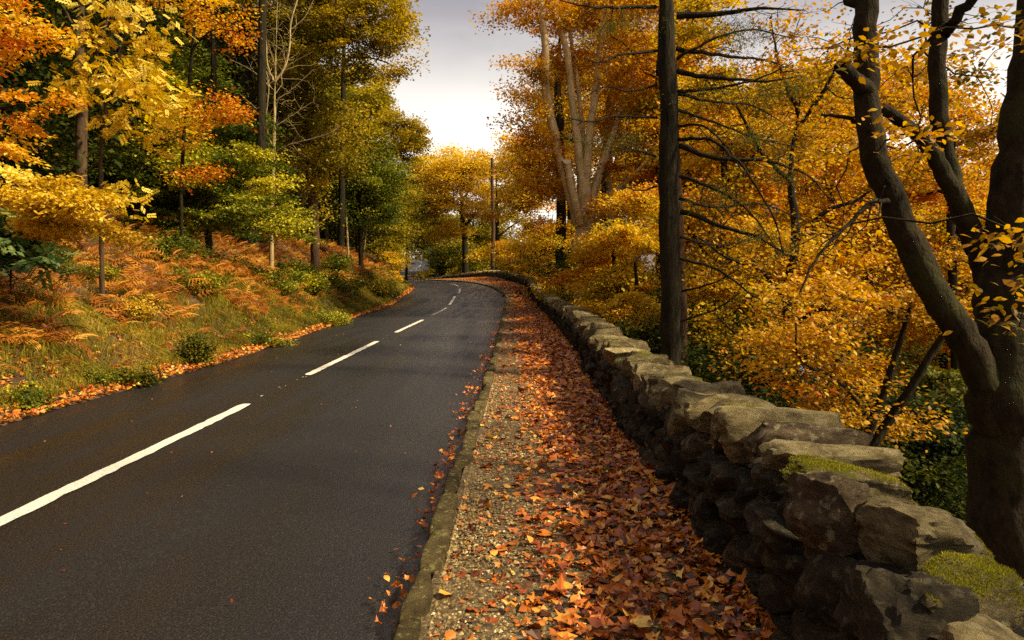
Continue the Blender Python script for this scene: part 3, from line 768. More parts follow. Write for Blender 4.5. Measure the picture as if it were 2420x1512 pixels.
# ------------------------------------------------------------------ grass and bracken on the bank
r = np.random.default_rng(51)
def grass(n, s0, s1, pw, u0, u1, ln, wd):
    s_ = S0 + s0 + (s1 - s0) * r.random(n) ** pw; u = u0 + (u1 - u0) * r.random(n)
    cl_ = n2(s_, u * 1.0, .45, 61)
    k = cl_ + .5 * (n2(s_, u, 1.6, 62) - .5) > .28; s_, u = s_[k], u[k]; n = len(s_)
    P = left_at(s_, u)
    sc_ = 1 + np.clip((s_ - S0 - 14) / 25, 0, 1.6)
    L_ = ln * r.uniform(.45, 1.3, n) * np.sqrt(sc_) * (.5 + 1.1 * n2(P[:, 0], P[:, 1], .6, 77)); W = wd * sc_
    clump = np.stack([n2(P[:, 0], P[:, 1], .5, 71) - .5, n2(P[:, 0], P[:, 1], .5, 72) - .5], -1) * 2.2
    out = np.c_[clump[:, 0] + .55, clump[:, 1] - .25, np.zeros(n)] + r.normal(0, .35, (n, 3)) * (1, 1, 0)
    mid = P + np.c_[out[:, :2] * .22, np.full(n, .62)] * L_[:, None]
    tip = P + np.c_[out[:, :2] * .75, np.full(n, .62) - .35 * np.linalg.norm(out[:, :2], axis=1)] * L_[:, None]
    sd = norm(np.cross(out + (0, 0, .3), r.normal(0, 1, (n, 3)))) * W[:, None]
    V = np.stack([P - sd, P + sd, mid + sd * .7, mid - sd * .7, tip], 1).reshape(-1, 3)
    b0 = np.arange(n) * 5
    q = np.stack([b0, b0 + 1, b0 + 2, b0 + 3], -1); t3 = np.stack([b0 + 3, b0 + 2, b0 + 4], -1)
    A = np.clip(.42 + (n2(P[:, 0], P[:, 1], 1.1, 75) - .5) * 1.2 + (n2(P[:, 0], P[:, 1], .22, 76) - .5) * .5 + r.normal(0, .17, n), 0, 1)
    return V, q, t3, np.repeat(A, 5)
parts = [grass(42000, 4.5, 26, 1.0, .35, 2.6, .19, .0055), grass(9000, 4.5, 26, 1, 2.4, 6, .2, .006), grass(26000, 26, 62, 1.0, .3, 2.6, .24, .008)]
V, Q, T3, A, n0 = [], [], [], [], 0
for v, q, t3, a in parts:
    V.append(v); Q.append(q + n0); T3.append(t3 + n0); A.append(a); n0 += len(v)
tag(obj('grass', mesh('grass', np.vstack(V), [np.vstack(Q), np.vstack(T3)], M['grass'], False, np.concatenate(A))), 'rough yellow-green grass tufts on the roadside bank', kind='stuff')

n = 26000
s_ = S0 + 4.5 + 58 * r.random(n) ** 1.3; u = .5 + 5.5 * r.random(n) ** 1.2
k = n2(s_, u, .9, 64) > .46; s_, u = s_[k], u[k]; n = len(s_)
P = left_at(s_, u); P[:, 2] += r.uniform(.02, .22, n) * (.4 + n2(s_, u, .5, 65))
X, Y, Z = axes_from(norm(np.c_[r.normal(.15, .5, (n, 2)), np.ones(n)]), r.normal(0, 1, (n, 3)))
V, Fc = place_leaves(RHOMB, RHOMB_F, P, X, Y, Z, r.uniform(.03, .065, n) * (1 + np.clip((s_ - S0 - 14) / 25, 0, 1.5)))
tag(obj('ground_cover', mesh('ground_cover', V, Fc, M['leaf_green'], False, np.repeat(np.clip(.5 + (n2(P[:, 0], P[:, 1], .9, 66) - .5) * .9 + r.normal(0, .16, n), 0, 1), 4))), 'low leafy weeds scattered through the bank grass', kind='stuff')

def frond_tpl(pairs=11):
    V, Fc = [], []
    for i in range(pairs):
        t_ = .18 + .80 * i / pairs; ln = .42 * (1 - t_) ** .8 + .03; w = .030
        z = .55 * t_ - .62 * t_ ** 2
        for sgn in (-1, 1):
            b = len(V)
            V += [(0, t_ - w, z), (0, t_ + w, z), (sgn * ln * .55, t_ + .10 - w * .2, z - .03), (sgn * ln, t_ + .16, z - .10 - .1 * ln)]
            Fc += [(b, b + 1, b + 2), (b + 1, b + 3, b + 2)]
    b = len(V)
    V += [(-.008, 0, 0), (.008, 0, 0), (0, .98, .55 * .98 - .62 * .98 ** 2)]; Fc += [(b, b + 1, b + 2)]
    return np.array(V), np.array(Fc)
FR, FRF = frond_tpl(6)
def fronds(P, S, A, r, up=.5):
    n = len(P)
    an = r.uniform(0, 6.28, n)
    Dd = np.c_[np.cos(an) + .25, np.sin(an) - .15, r.normal(up, .3, n)]
    X, Y, Z = axes_from(np.c_[r.normal(0, .6, (n, 2)), np.ones(n)], norm(Dd))
    Yd = norm(Dd); X = norm(np.cross(Yd, Z)); Z = np.cross(X, Yd)
    V, Fc = place_leaves(FR, FRF, P, X, Yd, Z, S)
    return V, Fc, np.repeat(A, len(FR))
n = 10500
s_ = S0 + 6 + 58 * r.random(n) ** 1.35; u = 1.35 + 8.5 * r.random(n) ** 1.3
k = n2(s_, u, 2.2, 81) + np.where((u > 1.8) & (u < 7), .27, 0) > .50
s_, u = s_[k], u[k]
s_, u = np.concatenate([s_, S0 + 6 + 50 * r.random(420)]), np.concatenate([u, r.uniform(.8, 2.4, 420)])
P = left_at(s_, u); n = len(P); P[:, 2] += r.uniform(0, .35, n) * (u > 2)
V, Fc, A = fronds(P, r.uniform(.26, .66, n), np.clip(.46 + (n2(P[:, 0], P[:, 1], 1.2, 83) - .5) * .8 + r.normal(0, .22, n), 0, 1), r, .35)
tag(obj('bracken', mesh('bracken', V, Fc, M['bracken'], False, A)), 'rust brown withered bracken covering the upper bank', kind='stuff')

# ------------------------------------------------------------------ trees
def leaves_on(P, crad, nper, size, r, flat=.35, droop=.25, tilt=.45, tpl=RHOMB, tf=RHOMB_F, hue=None, hj=.16, pinnate=0):
    n = len(P) * nper
    idx = np.repeat(np.arange(len(P)), nper)
    off = np.clip(r.normal(0, 1, (n, 3)), -2, 2) * np.array((1, 1, flat)) * np.asarray(crad)[idx][:, None] * .62
    # each cluster leans as a spray
    tx, ty = r.normal(0, .22, len(P)), r.normal(0, .22, len(P))
    off[:, 2] += off[:, 0] * tx[idx] + off[:, 1] * ty[idx] - droop * .25 * np.linalg.norm(off[:, :2], axis=1)
    pos = P[idx] + off
    Dd = norm(off * (1, 1, .4) + r.normal(0, .5, (n, 3)) * np.asarray(crad)[idx][:, None] - (0, 0, droop * .3))
    Nn = norm(np.c_[r.normal(0, tilt, (n, 2)), np.ones(n)])
    sz = size * np.exp(r.normal(0, .22, n))
    h = np.clip((hue[idx] if hue is not None else .5) + r.normal(0, hj, n), 0, 1)
    if pinnate:
        X, Y, Z = axes_from(Nn, Dd)
        k = pinnate
        tt = np.linspace(.15, 1, k)
        pp = (pos[:, None, None] + (Y[:, None] * tt[None, :, None] * sz[:, None, None])[:, :, None] + 0 * X[:, None, None])
        side = np.array((-1., 1.))
        ld = norm(X[:, None, None] * side[None, None, :, None] + .55 * Y[:, None, None] - (0, 0, .25) + r.normal(0, .12, (n, k, 2, 3)))
        pp = np.broadcast_to(pp, ld.shape).reshape(-1, 3); ld = ld.reshape(-1, 3)
        nz = np.broadcast_to(Z[:, None, None], (n, k, 2, 3)).reshape(-1, 3)
        X, Y, Z = axes_from(nz, ld)
        V, Fc = place_leaves(tpl * (.8, 1, 1), tf, pp, X, Y, Z, np.repeat(sz * .42, 2 * k))
        return V, Fc, np.repeat(np.repeat(h, 2 * k), len(tpl)), pos
    X, Y, Z = axes_from(Nn, Dd)
    V, Fc = place_leaves(tpl, tf, pos, X, Y, Z, sz)
    return V, Fc, np.repeat(h, len(tpl)), pos

def sample_region(c, rad, n, r, sep=.55):
    v = norm(r.normal(0, 1, (n * 3, 3))) * (r.random((n * 3, 1)) ** .42)
    keep = []
    md = sep * (4.19 / n) ** (1 / 3)
    for q in v:
        if len(keep) >= n: break
        if not keep or min(((q - w) ** 2).sum() for w in keep[-60:]) > md * md: keep.append(q)
    return c + np.array(keep) * rad

def smooth_stem(pts, r0, r1, seed, jit=.25):
    P = catmull(pts, 5); n = len(P)
    t_ = np.linspace(0, 1, n)
    R = r0 + (r1 - r0) * t_ ** .85
    rr = np.random.default_rng(seed)
    P[1:-1] += rr.normal(0, 1, (n - 2, 3)) * np.minimum(R[1:-1, None] * jit * (.3 if r0 > .05 else 1.6), .02)
    R = R * (1 + rr.normal(0, .025, n))
    return P, R

TREES = []
def tree(name, label, stems, regions, bark, leaf, leaves, size, seed, cat='tree', group=None, dens=1.0, crad=.6, twig=.006,
         flat=.35, droop=.25, tilt=.72, tpl=RHOMB, tf=RHOMB_F, hj=.16, pinnate=0, ground=True, stem_names=None, sides=9, from_frac=.3, root_flare=1.25, twigs=3, wregions=(), leaf_parts=0):
    """stems: list of (list of (x,y,d) view points from bottom to top, r0, r1); regions: (x,y,rx,ry,d,dd,hue[,weight])."""
    r = np.random.default_rng(seed)
    W = [np.array([px(*q) for q in st[0]]) for st in stems]
    if ground:
        b = W[0][0]; gz = ground_z(b[0], b[1])[0] - .15
        if b[2] > gz + .05: W[0] = np.vstack([(b[0], b[1], gz), W[0]])
    base = W[0][0].copy()
    root = empty(name, base); tag(root, label, cat, group)
    nodes, nrad = [], []
    for i, (st, w) in enumerate(zip(stems, W)):
        P, R = smooth_stem(w, st[1], st[2], seed * 13 + i)
        if regions and i == 0: R *= np.interp(np.linspace(0, 1, len(R)), (0, .7, 1), (1, 1, .22))
        if i == 0 and root_flare > 1: 
            k = min(5, len(R)); R[:k] *= np.linspace(root_flare, 1, k)
        T = Tubes(); T.one(P, R, sides)
        nm = 'trunk' if i == 0 else 'limb'
        if stem_names and i < len(stem_names) and stem_names[i]: nm = stem_names[i]
        me = T.mesh(nm, M[bark], base)
        # close the top
        obj(nm, me, root)
        a = int(len(P) * (from_frac if i == 0 else .1))
        nodes.append(P[a:]); nrad.append(R[a:])
    side = Tubes(); nb = 0
    for i in range(len(stems)):
        if stem_names and i < len(stem_names) and stem_names[i] in ('branch', 'limb') or name == 'bare_sapling' and i > 0:
            P, R = smooth_stem(W[i], stems[i][1], stems[i][2], seed * 13 + i); ln = np.linalg.norm(P[-1] - P[0])
            for q in range(int(10 + 5 * ln)):
                k = r.integers(int(len(P) * .15), len(P)); ax = norm(P[min(k + 1, len(P) - 1)] - P[max(k - 1, 0)])
                dv = norm(ax * .7 + r.normal(0, .55, 3) + (0, 0, -.12)); L_ = ln * r.uniform(.12, .42) * (1.2 - k / len(P))
                t3 = np.array((0, .35, .7, 1.0))[:, None]; Q = P[k] + dv * L_ * t3; Q[1:] += r.normal(0, .07, (3, 3)) * L_
                side.one(Q, np.array((1, .75, .5, .2)) * min(R[k] * .55, .004 + .006 * L_), 4); nb += 1
    if nb: tag(obj('side_twigs', side.mesh('side_twigs', M[bark], base), root), kind='stuff')
    if not regions: TREES.append(root); return root
    C, H = [], []
    for rg in regions:
        x, y, rx, ry, d, dd, hue = rg[:7]; wt = rg[7] if len(rg) > 7 else 1.0
        c = px(x, y, d); rad = np.array((rx * d / F, dd, ry * d / F))
        n = max(3, int(dens * wt * (rad[0] * rad[2] * (1 + .35 * rad[1])) / (crad * crad) * 2.6))
        q = sample_region(c, rad, n, r); C.append(q)
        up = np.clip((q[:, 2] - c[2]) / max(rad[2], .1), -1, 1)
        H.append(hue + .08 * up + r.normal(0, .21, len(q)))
    for c, rad, hue, n in wregions:
        q = sample_region(np.array(c), np.array(rad), n, r); C.append(q); H.append(hue + r.normal(0, .13, len(q)))
    C = np.vstack(C); H = np.concatenate(H); N = len(C)
    # join the clumps to the stems: nearest first, preferring short ways back to the trunk
    S = np.vstack(nodes); SR = np.concatenate(nrad); ns = len(S)
    allp = np.vstack([S, C]); plen = np.zeros(ns + N); par = np.full(ns + N, -1)
    dist = np.linalg.norm(C[:, None] - S[None], axis=2) + .15 * np.maximum(0, S[None, :, 2] - C[:, None, 2] + .2)
    best = dist.min(1); bp = dist.argmin(1); done = np.zeros(N, bool)
    order = []
    for _ in range(N):
        k = np.where(done, 1e9, best).argmin(); done[k] = True; g_ = ns + k
        par[g_] = bp[k]; plen[g_] = plen[bp[k]] + np.linalg.norm(C[k] - allp[bp[k]]); order.append(k)
        d2 = np.linalg.norm(C - C[k], axis=1) + .28 * plen[g_]
        up_ = d2 < best; best = np.where(up_, d2, best); bp = np.where(up_, g_, bp)
    cnt = np.ones(ns + N)
    for k in reversed(order):
        if par[ns + k] >= 0: cnt[par[ns + k]] += cnt[ns + k]
    a = allp[par[ns:]]; b = C; ln = np.linalg.norm(b - a, axis=1)[:, None]
    t_ = np.array((0, .25, .5, .75, 1.0))
    PP = a[:, None] + (b - a)[:, None] * t_[None, :, None]
    PP[:, :, 2] += (ln * .10) * np.sin(np.pi * t_)[None] * np.where(par[ns:, None] < ns, 1.0, .5)
    PP[:, 1:4] += r.normal(0, .045, (N, 3, 3)) * ln[:, None]
    rb = twig * cnt[ns:] ** .46
    pr = np.where(par[ns:] < ns, SR[np.clip(par[ns:], 0, ns - 1)] * .55, twig * cnt[par[ns:]] ** .46)
    ra = np.minimum(pr, rb * 1.5); rb = np.minimum(rb, ra)
    RR = ra[:, None] + (rb - ra)[:, None] * t_[None]
    B = Tubes(); B.batch(PP, RR, 4)
    if twigs:
        m_ = N * twigs; ix = np.repeat(np.arange(N), twigs)
        dr = norm(r.normal(0, 1, (m_, 3)) * (1, 1, .45) + .5 * norm((b - a)[ix]) + (0, 0, .1))
        L_ = crad * r.uniform(.5, 1.15, m_)[:, None]
        t3 = np.array((0, 1.0))
        TP = C[ix][:, None] + dr[:, None] * L_[:, None] * t3[None, :, None]
        TP[:, 1, 2] -= droop * .25 * L_[:, 0]
        B.batch(TP, np.broadcast_to(np.array((.8, .25)) * twig, (m_, 2)), 3)
    tag(obj('branchwork', B.mesh('branchwork', M[bark], base), root), kind='stuff')
    nper = max(4, int(leaves / N))
    V, Fc, A, pos = leaves_on(C, crad * r.uniform(.6, 1.45, N), nper, size, r, flat, droop, tilt, tpl, tf, H, hj, pinnate)
    if leaf_parts:
        k = len(tpl); LV = V.reshape(-1, k, 3); cen = LV.mean(1); ia = cen[:, 1]
        xs, ys = CX + cen[:, 0] * F / ia, HY + (HC - cen[:, 2]) * F / ia
        seen = np.where((ia > .5) & (xs > 5) & (xs < 2414) & (ys > 5) & (ys < 1500), ia, 1e9)
        pick = np.argsort(seen)[:leaf_parts]
        for q in pick:
            c = cen[q]; obj('leaf', mesh('leaf', LV[q] - c, tf, M[leaf], False, A[q * k:(q + 1) * k]), root, c - base)
        rest = np.ones(len(LV), bool); rest[pick] = False
        V = LV[rest].reshape(-1, 3); A = A.reshape(-1, k)[rest].ravel(); Fc = Fc[:rest.sum() * len(tf)]
    cr_ = obj('crown', mesh('crown', V - base, Fc, M[leaf], False, A), root)
    tag(cr_, kind='stuff')
    TREES.append(root)
    return root

# ---- left side
tree('tall_tree', 'tall straight brown trunk rising behind the yellow compound leaves', [([(197, 560, 17), (191, 430, 17), (194, 260, 17), (188, 120, 17), (192, -60, 17), (196, -260, 17)], .165, .10), ([(192, 90, 17), (150, 20, 16.6), (110, -60, 16)], .05, .03), ([(194, 180, 17), (235, 110, 16.6), (262, 20, 16.4)], .045, .025)],
     [(230, -200, 260, 110, 17, 2.4, .4), (60, 30, 60, 50, 17.5, 1.4, .25), (140, -60, 120, 60, 17, 1.5, .3)], 'bark_brown', 'leaf_green', 9000, .085, 101, crad=.5)
tree('ash_sapling', 'slender ash sapling hung with bright yellow compound leaves', [([(240, 560, 13.5), (238, 470, 13.5), (238, 380, 13.5), (246, 270, 13.4), (275, 160, 13.2), (310, 40, 13), (335, -80, 13)], .045, .02), ([(246, 270, 13.4), (215, 225, 13), (170, 200, 12.6)], .014, .007), ([(262, 210, 13.3), (330, 220, 13), (410, 250, 12.7)], .016, .007), ([(238, 470, 13.5), (275, 455, 13.2), (310, 470, 13)], .012, .006)],
     [(275, 130, 70, 90, 13, .7, .62), (330, 215, 95, 55, 12.9, .6, .62), (255, 50, 60, 55, 13, .6, .6), (385, 250, 55, 40, 12.8, .4, .55), (185, 205, 45, 16, 12.7, .3, .6), (300, 290, 55, 30, 13, .4, .5), (280, 465, 45, 14, 13.1, .3, .6), (340, 60, 60, 40, 13.2, .5, .5), (285, -50, 90, 50, 13, .8, .5)],
     'bark_brown', 'leaf_yellow', 780, .17, 102, crad=.36, pinnate=5, flat=.6, tilt=1.0, twig=.004, dens=.6, twigs=3, hj=.2)
tree('orange_beech', 'young beech with orange sprays reaching in from the frame edge', [([(-130, 620, 11), (-125, 400, 11), (-110, 200, 11), (-120, 0, 11), (-130, -200, 11)], .13, .07), ([(-118, 330, 11), (-40, 270, 10.8), (60, 245, 10.6), (130, 265, 10.5)], .03, .008), ([(-112, 190, 11), (-20, 130, 10.8), (80, 100, 10.6), (170, 90, 10.6)], .03, .008)],
     [(40, 105, 110, 34, 10.7, .8, .62), (60, 240, 100, 22, 10.6, .7, .66), (10, 60, 60, 26, 10.8, .7, .65), (110, 75, 70, 14, 10.6, .4, .8), (-10, 180, 50, 20, 10.8, .6, .45), (10, 300, 50, 18, 10.7, .4, .6), (30, 355, 55, 10, 10.5, .3, .9), (20, -20, 100, 40, 10.8, .8, .5)],
     'bark_dark', 'leaf_orange', 3800, .070, 103, crad=.3, dens=.7, flat=.26, twig=.004, hj=.18)
tree('yellow_beech', 'low yellow beech spreading bright flat sprays at the frame edge', [([(-90, 640, 9.5), (-80, 520, 9.5), (-60, 440, 9.5), (-40, 380, 9.5)], .06, .03), ([(-70, 480, 9.5), (30, 440, 9.3), (130, 450, 9.2), (230, 480, 9.2)], .02, .006)],
     [(50, 430, 90, 22, 9.4, .6, .62), (120, 450, 110, 22, 9.3, .6, .6), (190, 470, 60, 16, 9.3, .5, .55), (70, 475, 110, 24, 9.5, .6, .45), (150, 500, 90, 22, 9.5, .6, .35), (190, 545, 90, 16, 10, .5, .15), (100, 540, 70, 22, 9.7, .5, .3)],
     'bark_brown', 'leaf_yellow', 9500, .066, 104, crad=.26, flat=.26, twig=.0035, hj=.16)
tree('rowan_bush', 'green rowan bush with compound leaves on the bank at the frame edge', [([(25, 640, 11), (20, 560, 11), (28, 500, 11), (20, 460, 11)], .018, .008), ([(22, 600, 11), (60, 550, 10.9), (80, 510, 10.8)], .012, .005)],
     [(20, 530, 40, 40, 10.9, .4, .5), (10, 590, 45, 40, 10.9, .4, .25), (60, 510, 35, 26, 10.8, .3, .6), (120, 605, 45, 16, 11, .3, .65)], 'bark_brown', 'leaf_bluegreen', 460, .24, 105, cat='shrub', crad=.2, pinnate=5, flat=.5, tilt=.6, twig=.003, twigs=2)
tree('green_beech', 'dense green beech in the wood behind the bracken', [([(495, 610, 26), (492, 500, 26), (498, 350, 26), (505, 180, 26), (500, 20, 26), (500, -120, 26)], .16, .08)],
     [(400, 370, 100, 38, 25, 1.8, .42), (545, 385, 120, 34, 24.5, 1.6, .55), (470, 450, 140, 40, 24, 1.6, .55), (640, 445, 60, 24, 23.8, 1, .95), (430, 520, 110, 34, 23.5, 1.4, .5), (600, 500, 110, 38, 23.5, 1.5, .62), (650, 545, 80, 30, 23.5, 1.2, .6), (350, 300, 90, 50, 26, 2, .3), (420, 220, 110, 70, 26.5, 2, .35), (560, 300, 90, 50, 26.5, 1.8, .35), (600, 365, 60, 14, 24, 1, .9)],
     'bark_dark', 'leaf_green', 60000, .092, 106, crad=.5, flat=.22, hj=.17, twigs=4)
tree('orange_maple', 'maple with vivid orange-red clumps high in the wood', [([(430, 600, 21.5), (428, 430, 21.5), (440, 260, 21.3), (455, 110, 21), (470, -40, 21), (480, -160, 21)], .065, .04), ([(440, 250, 21.3), (490, 240, 20.8), (560, 255, 20.4)], .03, .01), ([(455, 110, 21), (510, 70, 20.6), (580, 80, 20.3)], .035, .01)],
     [(470, 30, 120, 36, 20.8, 1.3, .68), (545, 80, 56, 34, 20.4, .9, .55), (530, 250, 70, 40, 20.5, .9, .42), (565, 270, 34, 36, 20.4, .5, .2), (440, 290, 80, 38, 21, 1, .7), (400, 345, 60, 28, 20.8, .8, .8), (430, 412, 60, 8, 20.5, .6, .75), (490, 408, 26, 9, 20.4, .4, .3), (360, 110, 60, 30, 21, .9, .7), (420, -40, 160, 40, 21, 1.3, .5)],
     'bark_dark', 'leaf_orange', 6500, .10, 107, crad=.4, dens=.75, flat=.4, hj=.2)
tree('bare_sapling', 'bare pale sapling forking into a V above its thin stem', [([(641, 600, 29), (643, 480, 29), (646, 380, 29), (648, 280, 29), (650, 190, 29)], .105, .07), ([(650, 192, 29), (634, 165, 29), (628, 100, 29), (626, 20, 29), (634, -60, 29)], .05, .02), ([(650, 192, 29), (672, 160, 29), (684, 110, 29), (688, 50, 29), (712, -30, 29)], .06, .025), ([(645, 345, 29), (632, 320, 28.8), (630, 260, 28.6), (634, 190, 28.5), (606, 90, 28.4)], .03, .012), ([(650, 190, 29), (652, 110, 29.2), (655, 0, 29.2)], .035, .012), ([(647, 360, 29), (690, 340, 28.8), (770, 318, 28.6), (800, 300, 28.6)], .025, .008), ([(648, 300, 29), (690, 272, 29), (740, 240, 29)], .025, .008), ([(649, 240, 29), (690, 210, 29), (740, 165, 29)], .022, .008), ([(648, 290, 29), (610, 260, 29), (570, 225, 29)], .018, .007), ([(649, 215, 29), (600, 170, 29), (545, 140, 29)], .018, .006), ([(686, 70, 29), (720, 40, 29), (745, -10, 29)], .022, .007)],
     [(645, 90, 90, 90, 29, 1.2, .5), (690, 250, 80, 80, 29, 1.0, .5)], 'bark_sap', 'leaf_yellow', 90, .06, 108, crad=.6, dens=.5, twig=.006, twigs=3, root_flare=1.1)
tree('larch', 'larch with leaning reddish trunk and drooping ochre foliage', [([(745, 590, 35), (737, 450, 35), (724, 280, 35), (712, 130, 35), (702, -40, 35), (695, -200, 35)], .25, .15)],
     [(690, 320, 90, 45, 35, 2.0, .45), (790, 250, 90, 40, 35, 2.0, .4), (770, 380, 90, 45, 34.5, 1.8, .5), (640, 230, 80, 45, 35.5, 2, .35), (735, 450, 26, 60, 34.6, .5, .75), (700, 150, 90, 60, 35, 2, .4), (820, 330, 60, 40, 35, 1.5, .5)],
     'bark_red', 'leaf_ochre', 24000, .13, 109, crad=.7, flat=.5, droop=1.0, tilt=.8)
tree('spreading_oak', 'big oak whose ochre crown overhangs against the sky', [([(590, 520, 33), (584, 320, 33), (578, 150, 33), (582, 20, 33), (600, -120, 33)], .42, .26), ([(580, 165, 33), (640, 120, 32.6), (740, 100, 32.2), (850, 60, 32), (930, 20, 32)], .17, .04), ([(580, 130, 33), (640, 60, 32.8), (740, 20, 32.5), (830, -30, 32.4)], .16, .04), ([(582, 170, 33), (540, 130, 32.8), (470, 110, 32.5)], .13, .04), ([(735, 100, 32.2), (810, 130, 32), (890, 140, 31.8), (950, 165, 31.7)], .07, .02)],
     [(850, 40, 110, 55, 32, 2.2, .55), (925, 110, 50, 40, 31.8, 1.3, .6), (935, 165, 45, 20, 31.7, .9, .6), (790, 120, 90, 40, 32, 1.8, .45), (650, 30, 80, 50, 32.6, 1.8, .5), (800, -40, 180, 40, 32.3, 2.4, .5), (730, 60, 90, 40, 32.4, 2, .4), (940, 30, 42, 70, 32, 1.2, .6), (840, 165, 60, 20, 32, 1.2, .4), (720, 180, 70, 30, 32.5, 1.4, .35), (620, -60, 200, 50, 33, 2.5, .4)],
     'bark_dark', 'leaf_ochre', 62000, .12, 110, crad=.62, flat=.35, twig=.007, hj=.17)
tree('hazel_tree', 'olive brown tree just beyond the leaning larch', [([(852, 610, 45), (846, 450, 45), (838, 300, 45), (845, 220, 45)], .2, .08)],
     [(830, 320, 70, 55, 45, 2.5, .45), (870, 250, 50, 40, 45, 2, .55), (880, 200, 30, 30, 45, 1.4, .6, .6), (800, 380, 70, 50, 45, 2.4, .35)], 'bark_dark', 'leaf_olive', 22000, .15, 111, crad=.7)
tree('ivied_tree', 'dark green tree with thin pale stems beside the road bend', [([(822, 590, 44), (818, 520, 44), (814, 430, 44), (820, 340, 44)], .09, .05), ([(860, 590, 45), (868, 530, 45), (880, 450, 45)], .05, .03)],
     [(840, 430, 90, 55, 45, 2.5, .45), (880, 370, 70, 50, 46, 2.5, .5), (800, 500, 70, 40, 45, 2, .3), (880, 500, 70, 40, 45.5, 2.2, .35), (900, 440, 60, 50, 46, 2, .5)], 'bark_sap', 'leaf_green', 30000, .145, 112, crad=.75)
tree('roadside_oak', 'ochre crowned oak where the road bends out of sight', [([(935, 620, 60), (930, 520, 60), (925, 420, 60), (930, 320, 60)], .24, .1)],
     [(945, 320, 55, 40, 60, 2.6, .5), (905, 290, 50, 45, 60, 2.6, .55), (985, 345, 28, 28, 60, 1.4, .6), (930, 375, 55, 35, 60, 2.4, .45), (880, 240, 36, 36, 60, 2, .55, .7), (975, 310, 30, 24, 60, 1.5, .6)], 'bark_dark', 'leaf_ochre', 24000, .175, 113, crad=.85, hj=.18)
tree('ivy_clad_tree', 'bushy olive green tree at the inside of the bend', [([(925, 650, 56), (922, 560, 56), (918, 480, 56)], .16, .06), ([(948, 640, 57), (946, 560, 57)], .08, .04)],
     [(930, 460, 55, 50, 57, 2.4, .45), (905, 530, 50, 45, 56, 2.2, .35), (940, 540, 34, 50, 57, 1.8, .5), (925, 610, 28, 35, 56, 1.4, .55), (900, 590, 40, 30, 55, 1.6, .4)], 'bark_brown', 'leaf_olive', 19000, .14, 114, crad=.8)
tree('verge_hawthorn', 'small yellowing bush on the bank end where road disappears', [([(938, 655, 53), (934, 612, 53)], .08, .04)],
     [(932, 612, 24, 22, 53, 1.2, .55), (925, 650, 24, 18, 52, 1.0, .6)], 'bark_dark', 'leaf_gold', 3000, .12, 115, cat='shrub', crad=.45)

# ---- straight ahead, beyond the bend
tree('golden_oak', 'round crowned golden oak straight ahead beyond the bend', [([(1100, 650, 95), (1098, 580, 95), (1094, 520, 95), (1088, 450, 95), (1080, 390, 95)], .62, .16), ([(1096, 535, 95), (1130, 500, 94.5), (1175, 480, 94)], .3, .08), ([(1094, 510, 95), (1060, 470, 94.5), (1020, 450, 94)], .22, .06), ([(1090, 480, 95), (1120, 430, 95), (1150, 400, 95)], .2, .06)],
     [(1075, 385, 85, 36, 95, 5, .65), (1045, 430, 70, 36, 94, 4.5, .6), (1120, 410, 70, 42, 95, 5, .65), (1140, 465, 50, 36, 94, 4, .55), (1025, 480, 45, 36, 94, 3.5, .5), (1085, 480, 70, 24, 94, 4, .45), (1010, 400, 40, 40, 96, 3.5, .55), (1060, 545, 50, 26, 95, 3, .3)],
     'bark_dark', 'leaf_yellow', 44000, .27, 120, crad=1.25, twig=.012, hj=.2)
tree('spreading_beech', 'tree with rising dark limbs to the side of the broken snag', [([(1176, 640, 85), (1175, 580, 85), (1174, 500, 85), (1172, 400, 85)], .5, .18), ([(1175, 560, 85), (1215, 530, 84.5), (1250, 515, 84)], .16, .05), ([(1174, 505, 85), (1220, 460, 85), (1275, 400, 85)], .2, .05), ([(1174, 480, 85), (1230, 440, 85), (1260, 350, 85)], .18, .05)],
     [(1200, 395, 45, 40, 85, 4, .5), (1250, 380, 55, 50, 85, 4, .6), (1205, 500, 60, 26, 84, 4, .4), (1240, 455, 60, 30, 85, 4, .5), (1220, 330, 40, 34, 86, 3, .65), (1200, 590, 70, 24, 83, 4, .6), (1160, 600, 50, 20, 84, 3, .5)], 'bark_dark', 'leaf_gold', 24000, .24, 121, crad=1.1, twig=.012)
tree('dead_snag', 'broken bare trunk standing upright beyond the wall bend', [([(1163, 645, 80), (1165, 560, 80), (1164, 470, 80), (1162, 374, 80)], .30, .17), ([(1164, 430, 80), (1150, 415, 80), (1140, 395, 80)], .05, .02)], [], 'bark_brown', 'leaf_gold', 0, .1, 122)
tree('backdrop_beech', 'yellow-green crown filling the gap behind the golden oak', [([(1020, 650, 120), (1018, 560, 120), (1015, 460, 120)], .45, .15)],
     [(1010, 470, 50, 50, 120, 6, .5), (1045, 555, 55, 45, 118, 6, .35), (1005, 545, 40, 45, 119, 5, .4), (1090, 600, 60, 30, 116, 6, .25), (985, 420, 36, 50, 122, 5, .5), (1150, 540, 60, 60, 120, 6, .35)], 'bark_dark', 'leaf_olive', 30000, .36, 123, crad=1.6, twig=.014)
tree('shaded_evergreen', 'dark evergreen understory at the foot of the golden oak', [([(1040, 650, 108), (1040, 600, 108)], .2, .08)],
     [(1048, 606, 26, 24, 108, 3, .25), (1070, 625, 40, 18, 106, 4, .2), (1045, 632, 18, 16, 104, 2, .5), (1120, 625, 40, 16, 106, 4, .4)], 'bark_dark', 'leaf_green', 12000, .28, 124, cat='shrub', crad=1.3)

